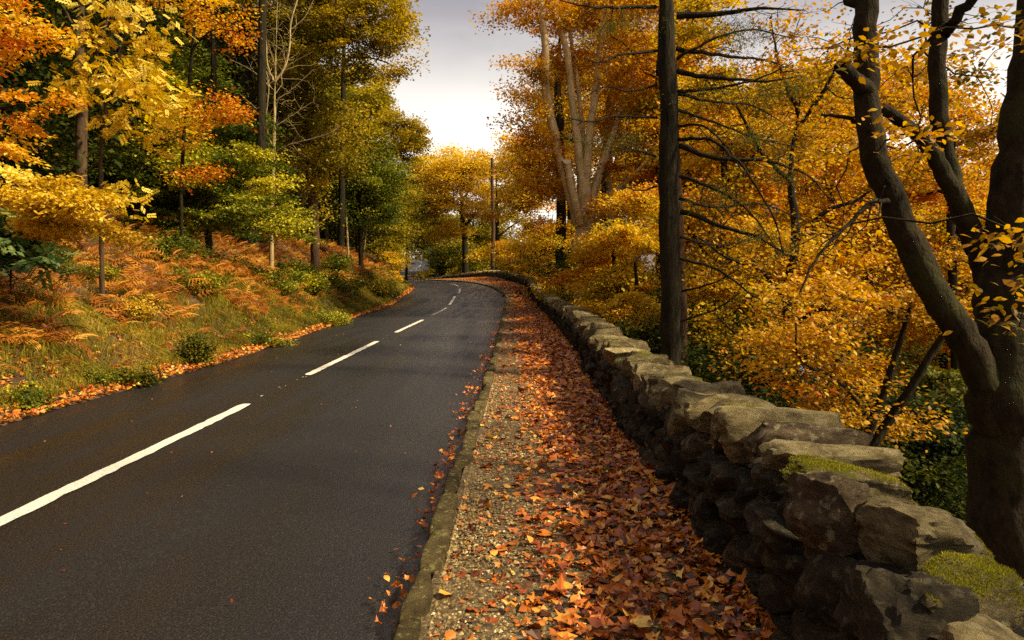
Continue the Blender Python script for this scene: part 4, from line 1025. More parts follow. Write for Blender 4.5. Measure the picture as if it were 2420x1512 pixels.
# ---- right side
BEECH = tree('pale_beech', 'large pale multi-stemmed beech with one sawn-off stub', [([(1388, 760, 28), (1385, 640, 28), (1378, 560, 28), (1373, 520, 28)], .56, .46),
      ([(1368, 530, 28), (1347, 455, 27.8), (1325, 390, 27.8), (1308, 310, 27.8), (1290, 220, 27.8), (1287, 110, 27.8), (1272, -60, 27.8)], .26, .13),
      ([(1378, 530, 28), (1374, 440, 28), (1364, 330, 28), (1350, 220, 28.2), (1338, 120, 28.2), (1306, 20, 28.2), (1295, -70, 28.2)], .21, .10),
      ([(1386, 500, 28), (1385, 410, 28), (1394, 310, 28), (1409, 200, 28), (1420, 90, 28), (1432, -50, 28)], .22, .10),
      ([(1392, 550, 28), (1402, 460, 28.2), (1430, 370, 28.3), (1455, 300, 28.4), (1475, 230, 28.5), (1520, 110, 28.6)], .21, .10),
      ([(1372, 530, 27.7), (1352, 450, 27.5), (1340, 384, 27.5)], .18, .15),
      ([(1398, 560, 28), (1440, 470, 27.6), (1510, 400, 27.2), (1580, 330, 27)], .16, .05),
      ([(1386, 420, 28), (1376, 300, 28.6), (1362, 180, 28.8), (1340, 40, 29)], .13, .07)],
     [(1290, 40, 110, 50, 29, 2.0, 0.64), (1215, 30, 60, 26, 28, 1.2, 0.64), (1250, 170, 62, 26, 27.4, 1.5, 0.44), (1245, 235, 60, 24, 27.4, 1.5, 0.64), (1265, 290, 60, 30, 27.4, 1.6, 0.64), (1240, 345, 50, 30, 27.4, 1.4, 0.72), (1290, 370, 60, 40, 28.5, 1.8, 0.72), (1420, 30, 110, 50, 30, 2, 0.49), (1470, 130, 80, 50, 30, 2, 0.54), (1500, 230, 70, 50, 28.5, 2, 0.64), (1340, 170, 60, 60, 29.5, 1.5, 0.59), (1300, 440, 70, 40, 29, 1.8, 0.72), (1440, 300, 50, 60, 29.8, 1.5, 0.72), (1490, 400, 80, 60, 28.5, 2.0, 0.72), (1450, 490, 60, 24, 26.8, 1.2, 0.72)],
     'bark_pale', 'leaf_amber', 44000, .108, 130, crad=.6, flat=.36, tilt=.8, twig=0.0120, hj=.19, stem_names=[None, 'stem', 'stem', 'stem', 'stem', 'stub', 'limb', 'stem'], sides=12)
tree('shaded_beech', 'beech with dark trunks hidden behind the pale beech', [([(1326, 620, 36), (1325, 480, 36), (1322, 320, 36), (1318, 180, 36), (1330, 0, 36)], .34, .18), ([(1432, 560, 35), (1434, 420, 35), (1440, 280, 35), (1460, 120, 35), (1480, -40, 35)], .34, .18)],
     [(1380, 260, 110, 110, 38, 3, .6), (1300, 200, 60, 110, 38, 2.4, .45), (1480, 330, 120, 110, 38, 3, .6), (1400, 440, 120, 60, 38, 3, .65), (1400, 60, 130, 80, 37, 3, .4), (1240, 420, 60, 60, 42, 3, .7), (1500, 100, 80, 80, 37, 3, .4)],
     'bark_dark', 'leaf_gold', 27000, .125, 131, crad=.85, flat=.4, tilt=.7, twig=0.0150, hj=.19)
tree('yellow_sapling_beech', 'yellow beech saplings leaning over the wall near the bend', [([(1290, 720, 42), (1292, 640, 42), (1288, 560, 42)], .1, .05), ([(1330, 720, 38), (1335, 640, 38), (1330, 570, 38)], .1, .05)],
     [(1260, 590, 70, 30, 42, 2.5, .6), (1300, 640, 70, 26, 38, 2.2, .5), (1330, 560, 70, 34, 36, 2.4, .6), (1250, 540, 60, 30, 46, 2.5, .6), (1350, 690, 60, 24, 32, 2, .5), (1220, 620, 50, 18, 52, 2.5, .55)],
     'bark_dark', 'leaf_gold', 24000, .11, 132, crad=.65, flat=.36, tilt=.8, twig=0.0120, hj=.2)
tree('low_golden_beech', 'low golden beech foliage behind the wall beside the dark trunk', [([(1450, 760, 21), (1455, 680, 21), (1450, 590, 21), (1460, 500, 21)], .1, .05), ([(1500, 780, 18), (1505, 700, 18), (1500, 620, 18)], .08, .04)],
     [(1430, 590, 90, 36, 22, 1.8, .65), (1480, 650, 80, 34, 20, 1.5, .5), (1400, 650, 80, 34, 23, 1.8, .6), (1490, 720, 60, 34, 17, 1.2, .4), (1430, 710, 70, 28, 20, 1.4, .45), (1500, 560, 70, 40, 20, 1.6, .65), (1520, 480, 60, 40, 22, 1.6, .6), (1380, 720, 50, 20, 24, 1.4, .5)],
     'bark_dark', 'leaf_gold', 36000, .085, 133, crad=.45, flat=.34, tilt=.8, twig=0.0105, hj=.2)
DK = [  # side branches of the dark conifer, view points outward from the trunk
    ([(1598, 37, 10.5), (1703, 32, 10.3), (1795, 20, 10), (1900, 24, 9.8)], .045), ([(1598, 114, 10.5), (1700, 130, 10.6), (1795, 140, 10.8), (1860, 160, 11)], .030),
    ([(1598, 166, 10.5), (1680, 182, 10.3), (1795, 192, 10.1), (1880, 182, 10)], .036), ([(1600, 217, 10.5), (1700, 206, 10.2), (1795, 185, 10), (1870, 150, 9.9)], .022),
    ([(1600, 222, 10.5), (1690, 240, 10.7), (1780, 250, 11), (1850, 290, 11.2)], .022), ([(1604, 298, 10.5), (1660, 297, 10.3), (1720, 350, 10), (1760, 420, 9.9)], .018),
    ([(1606, 345, 10.5), (1690, 372, 10.2), (1795, 376, 10), (1900, 410, 9.7), (1960, 470, 9.6)], .034), ([(1606, 415, 10.5), (1700, 450, 10.3), (1770, 500, 10), (1830, 580, 9.8)], .026),
    ([(1608, 500, 10.5), (1720, 540, 10.2), (1795, 562, 10), (1870, 610, 9.7)], .034), ([(1608, 560, 10.5), (1700, 580, 10.8), (1800, 560, 11.1)], .016),
    ([(1550, 16, 10.5), (1450, 17, 10.3), (1380, 14, 10.1), (1310, -4, 10)], .022), ([(1552, 120, 10.5), (1460, 131, 10.2), (1420, 147, 10), (1380, 140, 9.9)], .018),
    ([(1553, 278, 10.5), (1450, 275, 10.3), (1400, 287, 10.1), (1345, 280, 10)], .016), ([(1550, 370, 10.5), (1490, 352, 10.3), (1440, 360, 10.1)], .014),
    ([(1604, 330, 10.5), (1680, 330, 10.1), (1760, 400, 9.8), (1830, 520, 9.6), (1850, 600, 9.5)], .022), ([(1606, 470, 10.5), (1690, 490, 10.7), (1790, 480, 10.9), (1900, 520, 11)], .022), ([(1600, 140, 10.5), (1690, 90, 10.4), (1780, 70, 10.3), (1870, 90, 10.2)], .020),
    ([(1606, 610, 10.5), (1700, 640, 10.3), (1780, 700, 10.1), (1840, 720, 10)], .020), ([(1604, 260, 10.5), (1690, 290, 10.8), (1800, 330, 11), (1900, 350, 11.2)], .020), ([(1552, 200, 10.5), (1490, 215, 10.4), (1430, 205, 10.3), (1380, 230, 10.2)], .014), ([(1552, 440, 10.5), (1510, 450, 10.4), (1470, 440, 10.3)], .012),
    ([(1606, 690, 10.5), (1680, 670, 10.2), (1740, 640, 10)], .014), ([(1606, 760, 10.5), (1690, 730, 10.2), (1750, 690, 9.9)], .013)]
tree('dark_conifer', 'straight dark conifer trunk behind the wall with bare side branches', [([(1585, 900, 10.5), (1584, 740, 10.5), (1578, 480, 10.5), (1580, 260, 10.5), (1574, 60, 10.5), (1570, -140, 10.5), (1568, -400, 10.5)], .172, .115)] + [(p_, r_ * 1.35, .007) for p_, r_ in DK],
     [(1850, 200, 70, 40, 10.3, .7, .55), (1720, 90, 90, 40, 10.4, .6, .45), (1800, 300, 70, 30, 10.2, .6, .5), (1450, 330, 60, 20, 10.2, .4, .5), (1700, 230, 70, 30, 10.4, .6, .4), (1860, 400, 60, 40, 9.9, .5, .5), (1480, 50, 60, 24, 10.3, .5, .5, .6), (1720, 460, 80, 50, 10.2, .6, .5, .6), (1800, 580, 80, 40, 10, .6, .5, .6)],
     'bark_dark', 'needle', 9000, .06, 134, crad=.3, flat=.45, droop=.8, tilt=1.0, tpl=RHOMB * (.22, 1, 1), twig=.0045, twigs=6, sides=16, stem_names=[None] + ['branch'] * len(DK), root_flare=1.12, from_frac=.2)
tree('open_oak', 'open oak with twisting dark boughs and thin leaves right of the conifer', [([(1880, 1000, 13), (1872, 860, 13), (1860, 700, 13), (1880, 560, 13), (1868, 400, 13), (1890, 240, 13)], .12, .07),
      ([(1862, 720, 13), (1800, 640, 12.7), (1720, 610, 12.4), (1650, 560, 12.2)], .06, .015), ([(1876, 580, 13), (1950, 500, 12.8), (2030, 470, 12.6), (2110, 400, 12.4)], .06, .015), ([(1870, 430, 13), (1800, 360, 12.8), (1740, 250, 12.6), (1690, 200, 12.5)], .05, .012),
      ([(1866, 780, 13), (1940, 730, 12.6), (2010, 740, 12.3), (2080, 690, 12)], .05, .012), ([(1885, 300, 13), (1950, 210, 12.8), (2000, 120, 12.7), (2060, 60, 12.6)], .05, .012), ([(1868, 860, 13), (1800, 800, 12.7), (1740, 790, 12.5), (1690, 740, 12.3)], .045, .012), ([(1886, 270, 13), (1840, 150, 12.9), (1820, 40, 12.8)], .045, .012)],
     [(1760, 250, 150, 120, 12.8, 1.2, .5), (1980, 250, 140, 140, 12.8, 1.2, .45), (1740, 560, 150, 120, 12.6, 1.1, .55), (2010, 560, 150, 120, 12.6, 1.1, .5), (1850, 780, 180, 90, 12.4, 1.1, .4), (1920, 60, 160, 60, 12.8, 1.2, .4)],
     'bark_dark', 'leaf_amber', 7500, .072, 141, crad=.5, dens=.8, flat=.4, tilt=.8, twig=.0075, twigs=5, hj=.2, stem_names=[None] + ['limb'] * 7)
tree('slim_trunk_tree', 'slim reddish trunk standing directly behind the dark conifer', [([(1612, 920, 13), (1611, 760, 13), (1606, 560, 13), (1600, 380, 13), (1598, 150, 13)], .125, .07)], [(1640, 60, 90, 60, 13, 1, .5), (1650, 260, 80, 50, 13.2, 1, .55)], 'bark_red', 'leaf_gold', 3500, .08, 135, crad=.4)
tree('slope_beech', 'beech with thin dark stem in the golden foliage right of the conifer', [([(1700, 900, 16), (1690, 760, 16), (1700, 600, 16), (1715, 450, 16), (1705, 330, 16), (1712, 230, 16)], .14, .07), ([(1715, 470, 16), (1770, 380, 15.8), (1840, 300, 15.6)], .05, .02), ([(1695, 640, 16), (1640, 560, 15.8), (1600, 500, 15.6)], .04, .02)],
     [(1680, 330, 100, 50, 16, 1.4, .6), (1780, 420, 110, 50, 15.8, 1.5, .65), (1680, 500, 90, 50, 16, 1.4, .65), (1780, 560, 110, 50, 15.5, 1.5, .55), (1680, 640, 90, 46, 15.5, 1.3, .5), (1760, 700, 100, 46, 15, 1.3, .45), (1860, 330, 90, 50, 15.8, 1.4, .6), (1700, 200, 90, 40, 16.2, 1.4, .45), (1680, 780, 70, 40, 14, 1.1, .35), (1880, 200, 90, 40, 16, 1.4, .45)],
     'bark_dark', 'leaf_gold', 44000, .078, 136, crad=.42, flat=.34, tilt=.8, twig=0.0105, hj=.2)
tree('lakeside_beech', 'amber beech farther down the slope towards the lake', [([(1960, 900, 19), (1955, 700, 19), (1965, 500, 19), (1950, 340, 19), (1955, 250, 19)], .17, .09), ([(2260, 1000, 18), (2255, 760, 18), (2245, 500, 18), (2250, 320, 18)], .14, .08)],
     [(1950, 420, 120, 60, 19, 1.8, .6), (2060, 540, 120, 60, 18.5, 1.8, .55), (1920, 620, 110, 60, 18.5, 1.7, .5), (2180, 440, 110, 60, 18.5, 1.8, .55), (2050, 250, 110, 50, 19, 1.8, .45), (2230, 620, 100, 60, 18, 1.7, .45), (1960, 760, 110, 46, 17, 1.6, .4), (2120, 740, 110, 50, 17, 1.6, .4), (2300, 300, 100, 60, 18.5, 1.6, .45), (1900, 300, 80, 50, 19, 1.6, .6), (1840, 800, 80, 40, 16, 1.3, .35)],
     'bark_dark', 'leaf_amber', 50000, .092, 137, crad=.55, flat=.36, tilt=.8, twig=0.0135, hj=.2)
tree('forked_beech', 'small dark forked tree just over the wall with amber leaves', [([(2030, 1180, 7.4), (2038, 1080, 7.4), (2060, 1000, 7.4), (2100, 890, 7.3), (2140, 760, 7.2), (2170, 640, 7.2)], .07, .03), ([(2034, 1110, 7.4), (2090, 1010, 7.4), (2150, 920, 7.3), (2210, 820, 7.2), (2270, 740, 7.1)], .06, .03), ([(2060, 1000, 7.4), (1980, 900, 7.2), (1890, 850, 7.0), (1880, 760, 7.0)], .022, .008), ([(2140, 760, 7.2), (2060, 720, 7.0), (1960, 700, 6.9)], .018, .006)],
     [(1960, 790, 110, 50, 7.2, .6, .5), (2060, 690, 110, 40, 7.1, .6, .5), (1880, 870, 110, 36, 7.4, .6, .4), (2050, 870, 90, 40, 7.4, .6, .4), (1900, 690, 90, 36, 7.4, .6, .55), (2160, 720, 80, 50, 7.2, .5, .45), (1960, 950, 80, 30, 7.6, .5, .35), (2120, 1000, 60, 40, 7.8, .5, .3), (1800, 800, 70, 36, 7.8, .5, .45)],
     'bark_dark', 'leaf_amber', 8500, .052, 138, crad=.32, flat=.34, hj=.18, twig=.004, tpl=OVAL, tf=OVAL_F, leaf_parts=200)
tree('holly_thicket', 'dark evergreen thicket low on the slope beside the grey trunk', [([(2230, 1200, 11), (2225, 1080, 11), (2220, 950, 11)], .05, .03)],
     [(2200, 1010, 90, 50, 11, .9, .4), (2250, 930, 60, 46, 11, .8, .45), (2190, 1120, 90, 40, 10, .8, .3), (2120, 1080, 60, 36, 10.5, .7, .4)], 'bark_dark', 'leaf_dkgreen', 6000, .085, 139, cat='shrub', crad=.36)
NB = tree('foreground_beech', 'great dark grey beech beside the wall dividing into several stems', [([(2375, 1480, 4.4), (2378, 1250, 4.4), (2372, 1020, 4.4), (2378, 850, 4.4), (2388, 680, 4.42), (2405, 480, 4.45), (2420, 260, 4.5), (2432, 0, 4.5), (2440, -400, 4.5)], .265, .13),
      ([(2350, 1010, 4.36), (2320, 890, 4.34), (2265, 780, 4.32), (2200, 680, 4.3), (2148, 570, 4.3), (2102, 460, 4.3), (2066, 370, 4.3), (2048, 250, 4.32), (2046, 100, 4.34), (2050, -100, 4.36), (2060, -420, 4.4)], .105, .064),
      ([(2362, 760, 4.5), (2325, 640, 4.52), (2295, 550, 4.52), (2268, 480, 4.5), (2230, 410, 4.48), (2190, 340, 4.46), (2135, 292, 4.46), (2085, 255, 4.5)], .085, .036),
      ([(2310, 590, 4.66), (2275, 510, 4.75), (2246, 420, 4.8), (2222, 300, 4.8), (2214, 160, 4.8), (2222, 20, 4.8), (2240, -200, 4.8)], .075, .05),
      ([(2050, 215, 4.3), (2018, 188, 4.24), (1984, 152, 4.18)], .055, .042),
      ([(2112, 480, 4.28), (2060, 478, 4.15), (2005, 530, 4.0), (1935, 600, 3.9), (1890, 690, 3.85)], .018, .005),
      ([(2214, 90, 4.8), (2250, 50, 4.7), (2290, 0, 4.6), (2330, -60, 4.5)], .04, .03),
      ([(2046, 20, 4.34), (1960, -30, 4.5), (1820, -60, 4.6)], .04, .015),
      ([(2050, 300, 4.3), (2000, 278, 4.4), (1940, 270, 4.5)], .02, .008)],
     [(2170, 190, 110, 70, 5.8, .6, .22), (2280, 120, 90, 80, 5.6, .6, .22), (2120, 60, 80, 50, 5.8, .5, .25), (2290, 300, 60, 50, 6, .5, .25), (2150, 400, 70, 50, 6, .5, .3), (1960, 330, 80, 40, 5.4, .35, .35), (1950, 120, 80, 60, 5.6, .5, .3, .7), (2405, 60, 40, 40, 3.6, .2, .35, .4), (2405, 570, 30, 60, 3.4, .15, .3, .5), (2410, 730, 26, 50, 3.4, .15, .3, .5), (2150, 312, 55, 8, 4.0, .12, .4, .8), (2060, 120, 50, 14, 3.9, .15, .35, .5), (1990, 560, 90, 40, 5.4, .4, .4), (2200, -260, 350, 120, 4.8, 1.5, .35, .5)],
     'bark_beech', 'leaf_amber', 8200, .050, 140, crad=.2, flat=.3, hj=.2, twig=.003, tpl=OVAL, tf=OVAL_F, stem_names=[None, 'stem', 'stem', 'stem', 'sawn_stub', 'branch', 'limb', 'limb', 'branch'], sides=24, from_frac=.55, root_flare=1.2, twigs=4, leaf_parts=240, wregions=[((6.2, 1.2, 6.6), (3.0, 2.6, 1.5), .45, 80), ((4.0, 3.4, 7.0), (2.4, 2.0, 1.2), .45, 50)])  # wregions: unseen canopy out of frame, added to shade the near wall

# ------------------------------------------------------------------ shrubs and saplings on the bank
def bush(name, label, x, y, rx, ry, d, mat, n, size, seed, hue=.5, crad=.22, dd=None):
    dd = dd or rx * d / F * .7
    g0 = px(x, y, d); y = HY + (HC - (ground_z(g0[0], d)[0] + ry * d / F * .55)) * F / d
    return tree(name, label, [([(x, y + ry, d), (x, y, d)], .02, .008)], [(x + o[0] * rx, y + o[1] * ry, rx * o[2], ry * o[3], d + o[4] * dd, dd * .7, hue + o[5]) for o in np.random.default_rng(seed).uniform((-.75, -.35, .35, .3, -.4, -.12), (.75, .45, .7, .75, .4, .12), (5, 6))], 'bark_dark', mat, n, size, seed, cat='shrub', crad=crad, twig=.003, flat=.5, twigs=3, root_flare=1)
bush('holly_bush', 'glossy green bush among the bracken below the leaning larch', 805, 625, 55, 36, 33, 'leaf_green', 5000, .09, 201, .5, .35)
bush('beech_seedling', 'green and yellow low beech shrub at the foot of bare sapling', 625, 640, 80, 36, 24, 'leaf_green', 7000, .075, 202, .6, .3)
bush('bramble', 'dark bramble mound hanging over the verge leaves', 458, 772, 36, 46, 12.9, 'leaf_dkgreen', 5200, .045, 203, .6, .18)
bush('yellow_shrub', 'small yellow shrub in the middle of the rusty bracken', 320, 660, 80, 24, 13.8, 'leaf_yellow', 2200, .05, 204, .35, .2)
bush('bilberry_shrub', 'green-yellow shrub above the bracken left of the dark hollow', 450, 590, 70, 24, 17, 'leaf_green', 3600, .06, 205, .75, .25)
bush('understory_beech', 'green beech shrub in the shade behind the slender ash stem', 345, 540, 85, 46, 19, 'leaf_green', 4200, .075, 220, .40, .3)
bush('understory_hazel', 'dark green hazel shrub under the orange maple', 440, 540, 70, 44, 21.5, 'leaf_green', 3600, .08, 221, .35, .3)
bush('understory_holly', 'bright green shrub just left of the bare pale sapling', 560, 560, 80, 44, 23.5, 'leaf_green', 4600, .08, 222, .55, .32)
bush('understory_rowan', 'yellowing green shrub between bare sapling and larch trunk', 690, 560, 55, 44, 30, 'leaf_green', 4000, .10, 223, .6, .38)
bush('understory_alder', 'dark green shrub beyond the foot of the leaning larch', 795, 560, 60, 44, 38, 'leaf_green', 3600, .11, 224, .35, .45)
bush('hazel_shrub', 'leafy green shrub in front of the larch foot', 690, 600, 70, 34, 28, 'leaf_green', 6000, .08, 206, .55, .3)
bush('gorse_bush', 'olive bush on the bank short of the road bend', 885, 640, 45, 32, 40, 'leaf_olive', 4500, .10, 207, .5, .35)
bush('wood_sorrel_shrub', 'low green shrub near the foot of the tall brown trunk', 200, 600, 80, 26, 14.5, 'leaf_green', 2600, .055, 208, .6, .24)
bush('fern_shrub', 'tiny green shrub low on the grass bank by the asphalt', 235, 850, 30, 40, 10.2, 'leaf_green', 900, .035, 209, .5, .14)

bush('grass_hummock', 'dark weedy tussock in the hollow of the grassy bank', 310, 800, 60, 22, 10.6, 'leaf_dkgreen', 2200, .045, 210, .7, .16)
bush('nettle_clump', 'green weed clump at the foot of bank by frame edge', 60, 880, 50, 40, 8.6, 'leaf_green', 1600, .04, 211, .45, .14)
bush('ivy_clump', 'low dark weeds on the grass bank beyond the bramble', 610, 740, 60, 18, 16.5, 'leaf_green', 2200, .05, 212, .5, .18)
bush('dock_clump', 'pale green weeds scattered on the bank before the bend', 760, 690, 60, 20, 24, 'leaf_green', 2600, .06, 213, .7, .22)
# sawn face of the stub on the pale beech
a = np.linspace(0, 2 * np.pi, 14, endpoint=False)
pb_ = BEECH; cc = px(1339, 383, 27.45) - np.array(pb_.location)
V = np.c_[np.cos(a) * .17, np.sin(a) * .15 - .02, .05 + .10 * np.sin(a)] + cc
obj('sawn_face', mesh('sawn_face', np.vstack([V, V - (0, 0, .06)]), [np.array([list(range(14))]), np.array([(i, i + 14, (i + 1) % 14 + 14, (i + 1) % 14) for i in range(14)])], M['cut_wood']), pb_)

# ------------------------------------------------------------------ copies that fill the slope below the wall
def copy_tree(root, loc, rz, sc_, label, group):
    c = root.copy(); COL.objects.link(c); c.location = loc; c.rotation_euler = (0, 0, rz); c.scale = (sc_,) * 3
    c['label'] = label; c['group'] = group
    for ch in list(root.children):
        d = ch.copy(); COL.objects.link(d); d.parent = c
    return c
BY = {}
for t_ in TREES: BY[t_.name] = t_
r = np.random.default_rng(71)
FILL = [('lakeside_beech', 1560, 27, 1.45, 'golden beech on the slope directly behind the dark conifer trunk'), ('slope_beech', 1760, 28, 1.7, 'golden beech filling the first gap to the right of the conifer'),
        ('lakeside_beech', 1990, 29, 1.6, 'amber beech showing just left of the great forked trunk'), ('slope_beech', 2230, 27, 1.7, 'golden beech glimpsed between the stems of the great beech'),
        ('lakeside_beech', 2440, 25, 1.5, 'amber beech at the frame edge behind the great beech')]
LOW = 'farther golden beech low on the slope, mostly hidden by nearer crowns'
FILL += [(a_, b_, c_, d_, LOW) for a_, b_, c_, d_ in (('slope_beech', 1640, 42, 2.3), ('lakeside_beech', 1860, 44, 2.2), ('slope_beech', 2120, 42, 2.4), ('lakeside_beech', 2360, 42, 2.2), ('slope_beech', 1450, 50, 2.2), ('lakeside_beech', 1330, 62, 1.9))]
SAP = 'bushy yellow beech in the mass behind the wall at the bend'
FILL += [('low_golden_beech', a_, b_, c_, SAP) for a_, b_, c_ in ((1300, 66, 1.9), (1250, 90, 2.2), (1190, 102, 2.4), (1360, 56, 1.8), (1440, 50, 1.9), (1130, 118, 2.6), (1215, 120, 2.8))]
for k, (nm, x, d, sc_, lb) in enumerate(FILL):
    q = px(x, 655, d); gz = ground_z(q[0], d)[0]
    copy_tree(BY[nm], (q[0], d, gz - .1), r.normal(0, .15) if lb == SAP else r.uniform(0, 6.28), sc_, lb, 'beeches massed on the slope below the wall' if lb == LOW else 'yellow beeches behind the wall at the bend' if lb == SAP else 'beeches behind the conifer')
for nm, x, d, sc_, lb in (('spreading_oak', 560, 46, 1.0, 'ochre oak half hidden behind the bare pale sapling'), ('hazel_tree', 770, 54, 1.15, 'olive brown tree showing between the larch trunk and its neighbours'), ('roadside_oak', 845, 64, 1.15, 'ochre oak standing behind the ivied tree by the bend'), ('ivied_tree', 905, 66, 1.1, 'dark green tree in the second row at the bend'), ('roadside_oak', 700, 48, 1.1, 'ochre oak right behind the leaning larch trunk'), ('hazel_tree', 960, 92, 1.2, 'small olive tree beyond the inside of the bend')):
    q = px(x, 655, d); gz = ground_z(q[0], d)[0]
    copy_tree(BY[nm], (q[0], d, gz - .1), r.uniform(0, 6.28), sc_, lb, 'trees rising behind the roadside row')
GF = [(330, 28, 1.25), (330, 34, 1.3), (480, 38, 1.4), (170, 30, 1.3), (40, 27, 1.2), (640, 44, 1.4), (730, 52, 1.5)]
for k, (x, d, sc_) in enumerate(GF):
    q = px(x, 655, d); gz = ground_z(q[0], d)[0]
    copy_tree(BY['green_beech'], (q[0], d, gz - .1), r.uniform(0, 6.28), sc_, 'green beech in the shade farther up the hillside, behind the front row', 'green beeches deeper in the wood')

# ------------------------------------------------------------------ deep woodland on the left slope, far woodland beyond the bend
def thicket(name, n_c, n_l, size, spread, hgt, mat, seed):
    r = np.random.default_rng(seed)
    C = np.c_[r.normal(0, spread, (n_c, 2)), hgt * r.uniform(.02, 1, n_c)]
    v, f_, a_, _ = leaves_on(C, np.full(n_c, 1.0), n_l, size, r, .5, .4, .7, hue=np.clip(r.normal(.45, .2, n_c), 0, 1))
    return mesh(name, v, f_, M[mat], False, a_)
def trunks(name, n, spread, hgt, seed):
    r = np.random.default_rng(seed); T = Tubes()
    for k in range(n):
        b = np.r_[r.normal(0, spread, 2), -.5]; ln = r.normal(0, .3, 2)
        T.one(np.array([b, b + (ln[0] * .5, ln[1] * .5, hgt * .5), b + (ln[0], ln[1], hgt)]), np.array((.2, .15, .05)), 7)
    return T.mesh(name, M['bark_dark'])
r = np.random.default_rng(61)
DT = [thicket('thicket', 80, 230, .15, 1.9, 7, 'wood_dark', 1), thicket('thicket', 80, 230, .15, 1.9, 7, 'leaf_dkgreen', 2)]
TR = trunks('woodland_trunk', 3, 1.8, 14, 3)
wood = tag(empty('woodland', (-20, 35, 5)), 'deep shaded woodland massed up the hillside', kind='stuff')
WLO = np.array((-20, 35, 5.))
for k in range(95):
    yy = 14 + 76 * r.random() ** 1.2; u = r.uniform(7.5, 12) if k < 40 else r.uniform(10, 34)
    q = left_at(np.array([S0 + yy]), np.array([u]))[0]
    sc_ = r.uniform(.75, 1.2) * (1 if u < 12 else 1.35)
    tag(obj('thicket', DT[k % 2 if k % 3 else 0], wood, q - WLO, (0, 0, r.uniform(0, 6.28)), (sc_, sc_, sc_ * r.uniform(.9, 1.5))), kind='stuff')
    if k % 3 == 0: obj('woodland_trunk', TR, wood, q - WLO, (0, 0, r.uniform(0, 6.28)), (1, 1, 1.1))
under = tag(empty('undergrowth', (10, 16, -5)), 'undergrowth added to darken leaf gaps low on the slope below the wall', kind='stuff')  # dark-leaved thickets added so the gaps between leaves look shaded
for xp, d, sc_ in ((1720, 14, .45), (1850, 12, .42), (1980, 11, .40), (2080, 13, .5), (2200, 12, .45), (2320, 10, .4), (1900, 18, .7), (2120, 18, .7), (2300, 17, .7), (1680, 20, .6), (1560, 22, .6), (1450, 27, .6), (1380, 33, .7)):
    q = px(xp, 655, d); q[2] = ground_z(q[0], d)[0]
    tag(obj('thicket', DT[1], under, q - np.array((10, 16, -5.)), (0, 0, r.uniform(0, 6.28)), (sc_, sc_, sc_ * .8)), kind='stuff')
OT = [thicket('thicket', 60, 130, .34, 2.6, 13, 'leaf_olive', 4), thicket('thicket', 60, 130, .34, 2.6, 12, 'leaf_green', 5)]
far_w = tag(empty('far_woodland', (0, 110, 0)), 'far yellow-green woodland beyond the bend', kind='stuff')
FWO = np.array((0, 110, 0.))
for k in range(46):
    yy = r.uniform(98, 215); xx = r.uniform(-9, 45) if yy < 135 else r.uniform(-11 - (yy - 135) * .05, 50)
    z = ground_z(xx, yy)[0]; sc_ = r.uniform(.9, 1.3)
    tag(obj('thicket', OT[k % 2], far_w, np.array((xx, yy, z)) - FWO, (0, 0, r.uniform(0, 6.28)), (sc_,) * 3), kind='stuff')
for k in range(46):
    dd = (104, 128, 165)[k % 3] + r.uniform(-5, 5); x0 = (1100, 1085, 1050)[k % 3]
    xp = x0 + (1270 - x0) * ((k // 3) % 16) / 15 + r.normal(0, 8)
    q = px(xp, 655, dd); z = ground_z(q[0], dd)[0]; sc_ = r.uniform(.8, 1.1)
    tag(obj('thicket', OT[k % 2], far_w, np.array((q[0], dd, z - .5)) - FWO, (0, 0, r.uniform(0, 6.28)), (sc_,) * 3), kind='stuff')
for k in range(22):
    dd = r.uniform(205, 240); xp = r.uniform(860, 1240); q = px(xp, 655, dd); z = ground_z(q[0], dd)[0]; sc_ = r.uniform(1.0, 1.5)
    tag(obj('thicket', OT[k % 2], far_w, np.array((q[0], dd, min(z, 12) - .5)) - FWO, (0, 0, r.uniform(0, 6.28)), (sc_,) * 3), kind='stuff')
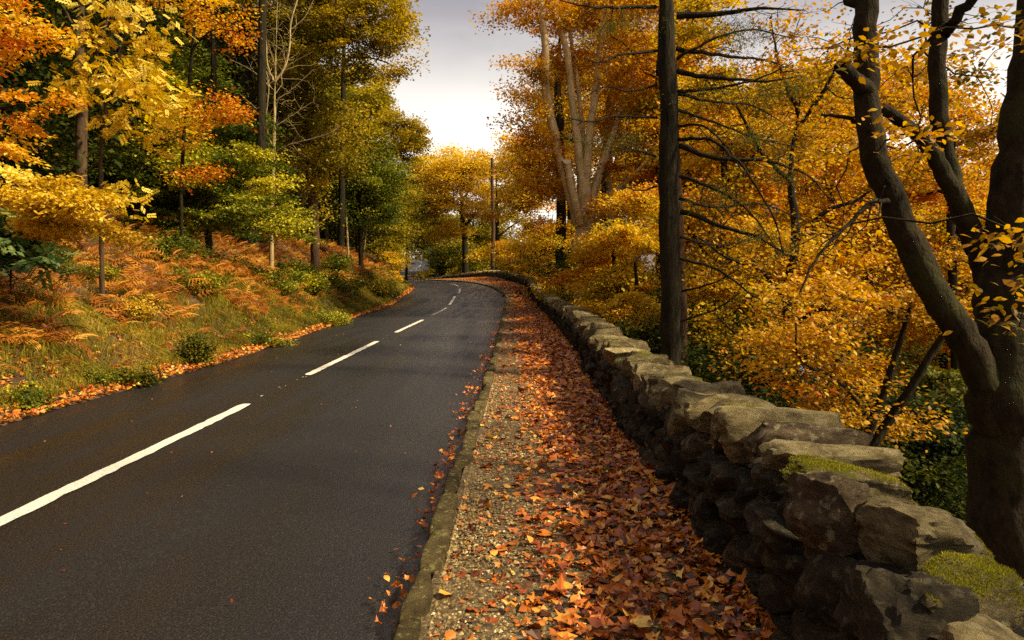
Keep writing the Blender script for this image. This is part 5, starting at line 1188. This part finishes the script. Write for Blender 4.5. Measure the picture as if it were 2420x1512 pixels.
for k in range(40):
    yy = r.uniform(80, 215); uu = r.uniform(2.5, 22)
    q = left_at(np.array([S0 + yy + 6]), np.array([uu]))[0]; sc_ = r.uniform(.7, 1.1)
    tag(obj('thicket', OT[k % 2], far_w, q - FWO, (0, 0, r.uniform(0, 6.28)), (sc_,) * 3), kind='stuff')

# ------------------------------------------------------------------ lake and far hills
def water_mat():
    m, N, L, b = nodes_of('lake_water')
    b.inputs['Base Color'].default_value = (0.05, 0.06, 0.07, 1); b.inputs['Roughness'].default_value = 0.12; b.inputs['Specular IOR Level'].default_value = 0.9
    n = noise_node(N, L, 1.5, 4, 0.5); bp = N.new('ShaderNodeBump'); bp.inputs['Strength'].default_value = 0.2; bp.inputs['Distance'].default_value = .1
    L.new(n.outputs[0], bp.inputs['Height']); L.new(bp.outputs[0], b.inputs['Normal']); return m
tag(obj('lake', mesh('lake', [(10, -600, -15.5), (1500, -600, -15.5), (1500, 1900, -15.5), (10, 1900, -15.5)], np.array([(0, 1, 2, 3)]), water_mat())), 'pale lake glinting between the trunks below the wall', kind='structure')
def hill_mat():
    m, N, L, b = nodes_of('far_hill')
    n = noise_node(N, L, .02, 6, .6); r_ = ramp(N, [(.3, (.10, .085, .09)), (.7, (.20, .16, .14))]); L.new(n.outputs[0], r_.inputs[0]); L.new(r_.outputs[0], b.inputs['Base Color']); b.inputs['Roughness'].default_value = 1; return m
hx = np.linspace(-300, 2600, 70); hyy = np.linspace(650, 1700, 26)
HX, HYm = np.meshgrid(hx, hyy)
ridge = np.clip((HYm - 650 - .05 * HX) / 700, 0, 1); HZ = -22 + (130 + 90 * (n2(HX.ravel(), HYm.ravel(), 380, 15).reshape(HX.shape))) * np.sin(np.clip(ridge, 0, 1) * np.pi * .5) * np.clip((HX + 150) / 500, 0, 1) + 14 * n2(HX.ravel(), HYm.ravel(), 90, 16).reshape(HX.shape) * ridge
idx = np.arange(HX.size).reshape(HX.shape)
tag(obj('hills', mesh('hills', np.c_[HX.ravel(), HYm.ravel(), HZ.ravel()], np.stack([idx[:-1, :-1], idx[:-1, 1:], idx[1:, 1:], idx[1:, :-1]], -1).reshape(-1, 4), hill_mat(), True)), 'far lilac hillside across the lake', kind='structure')
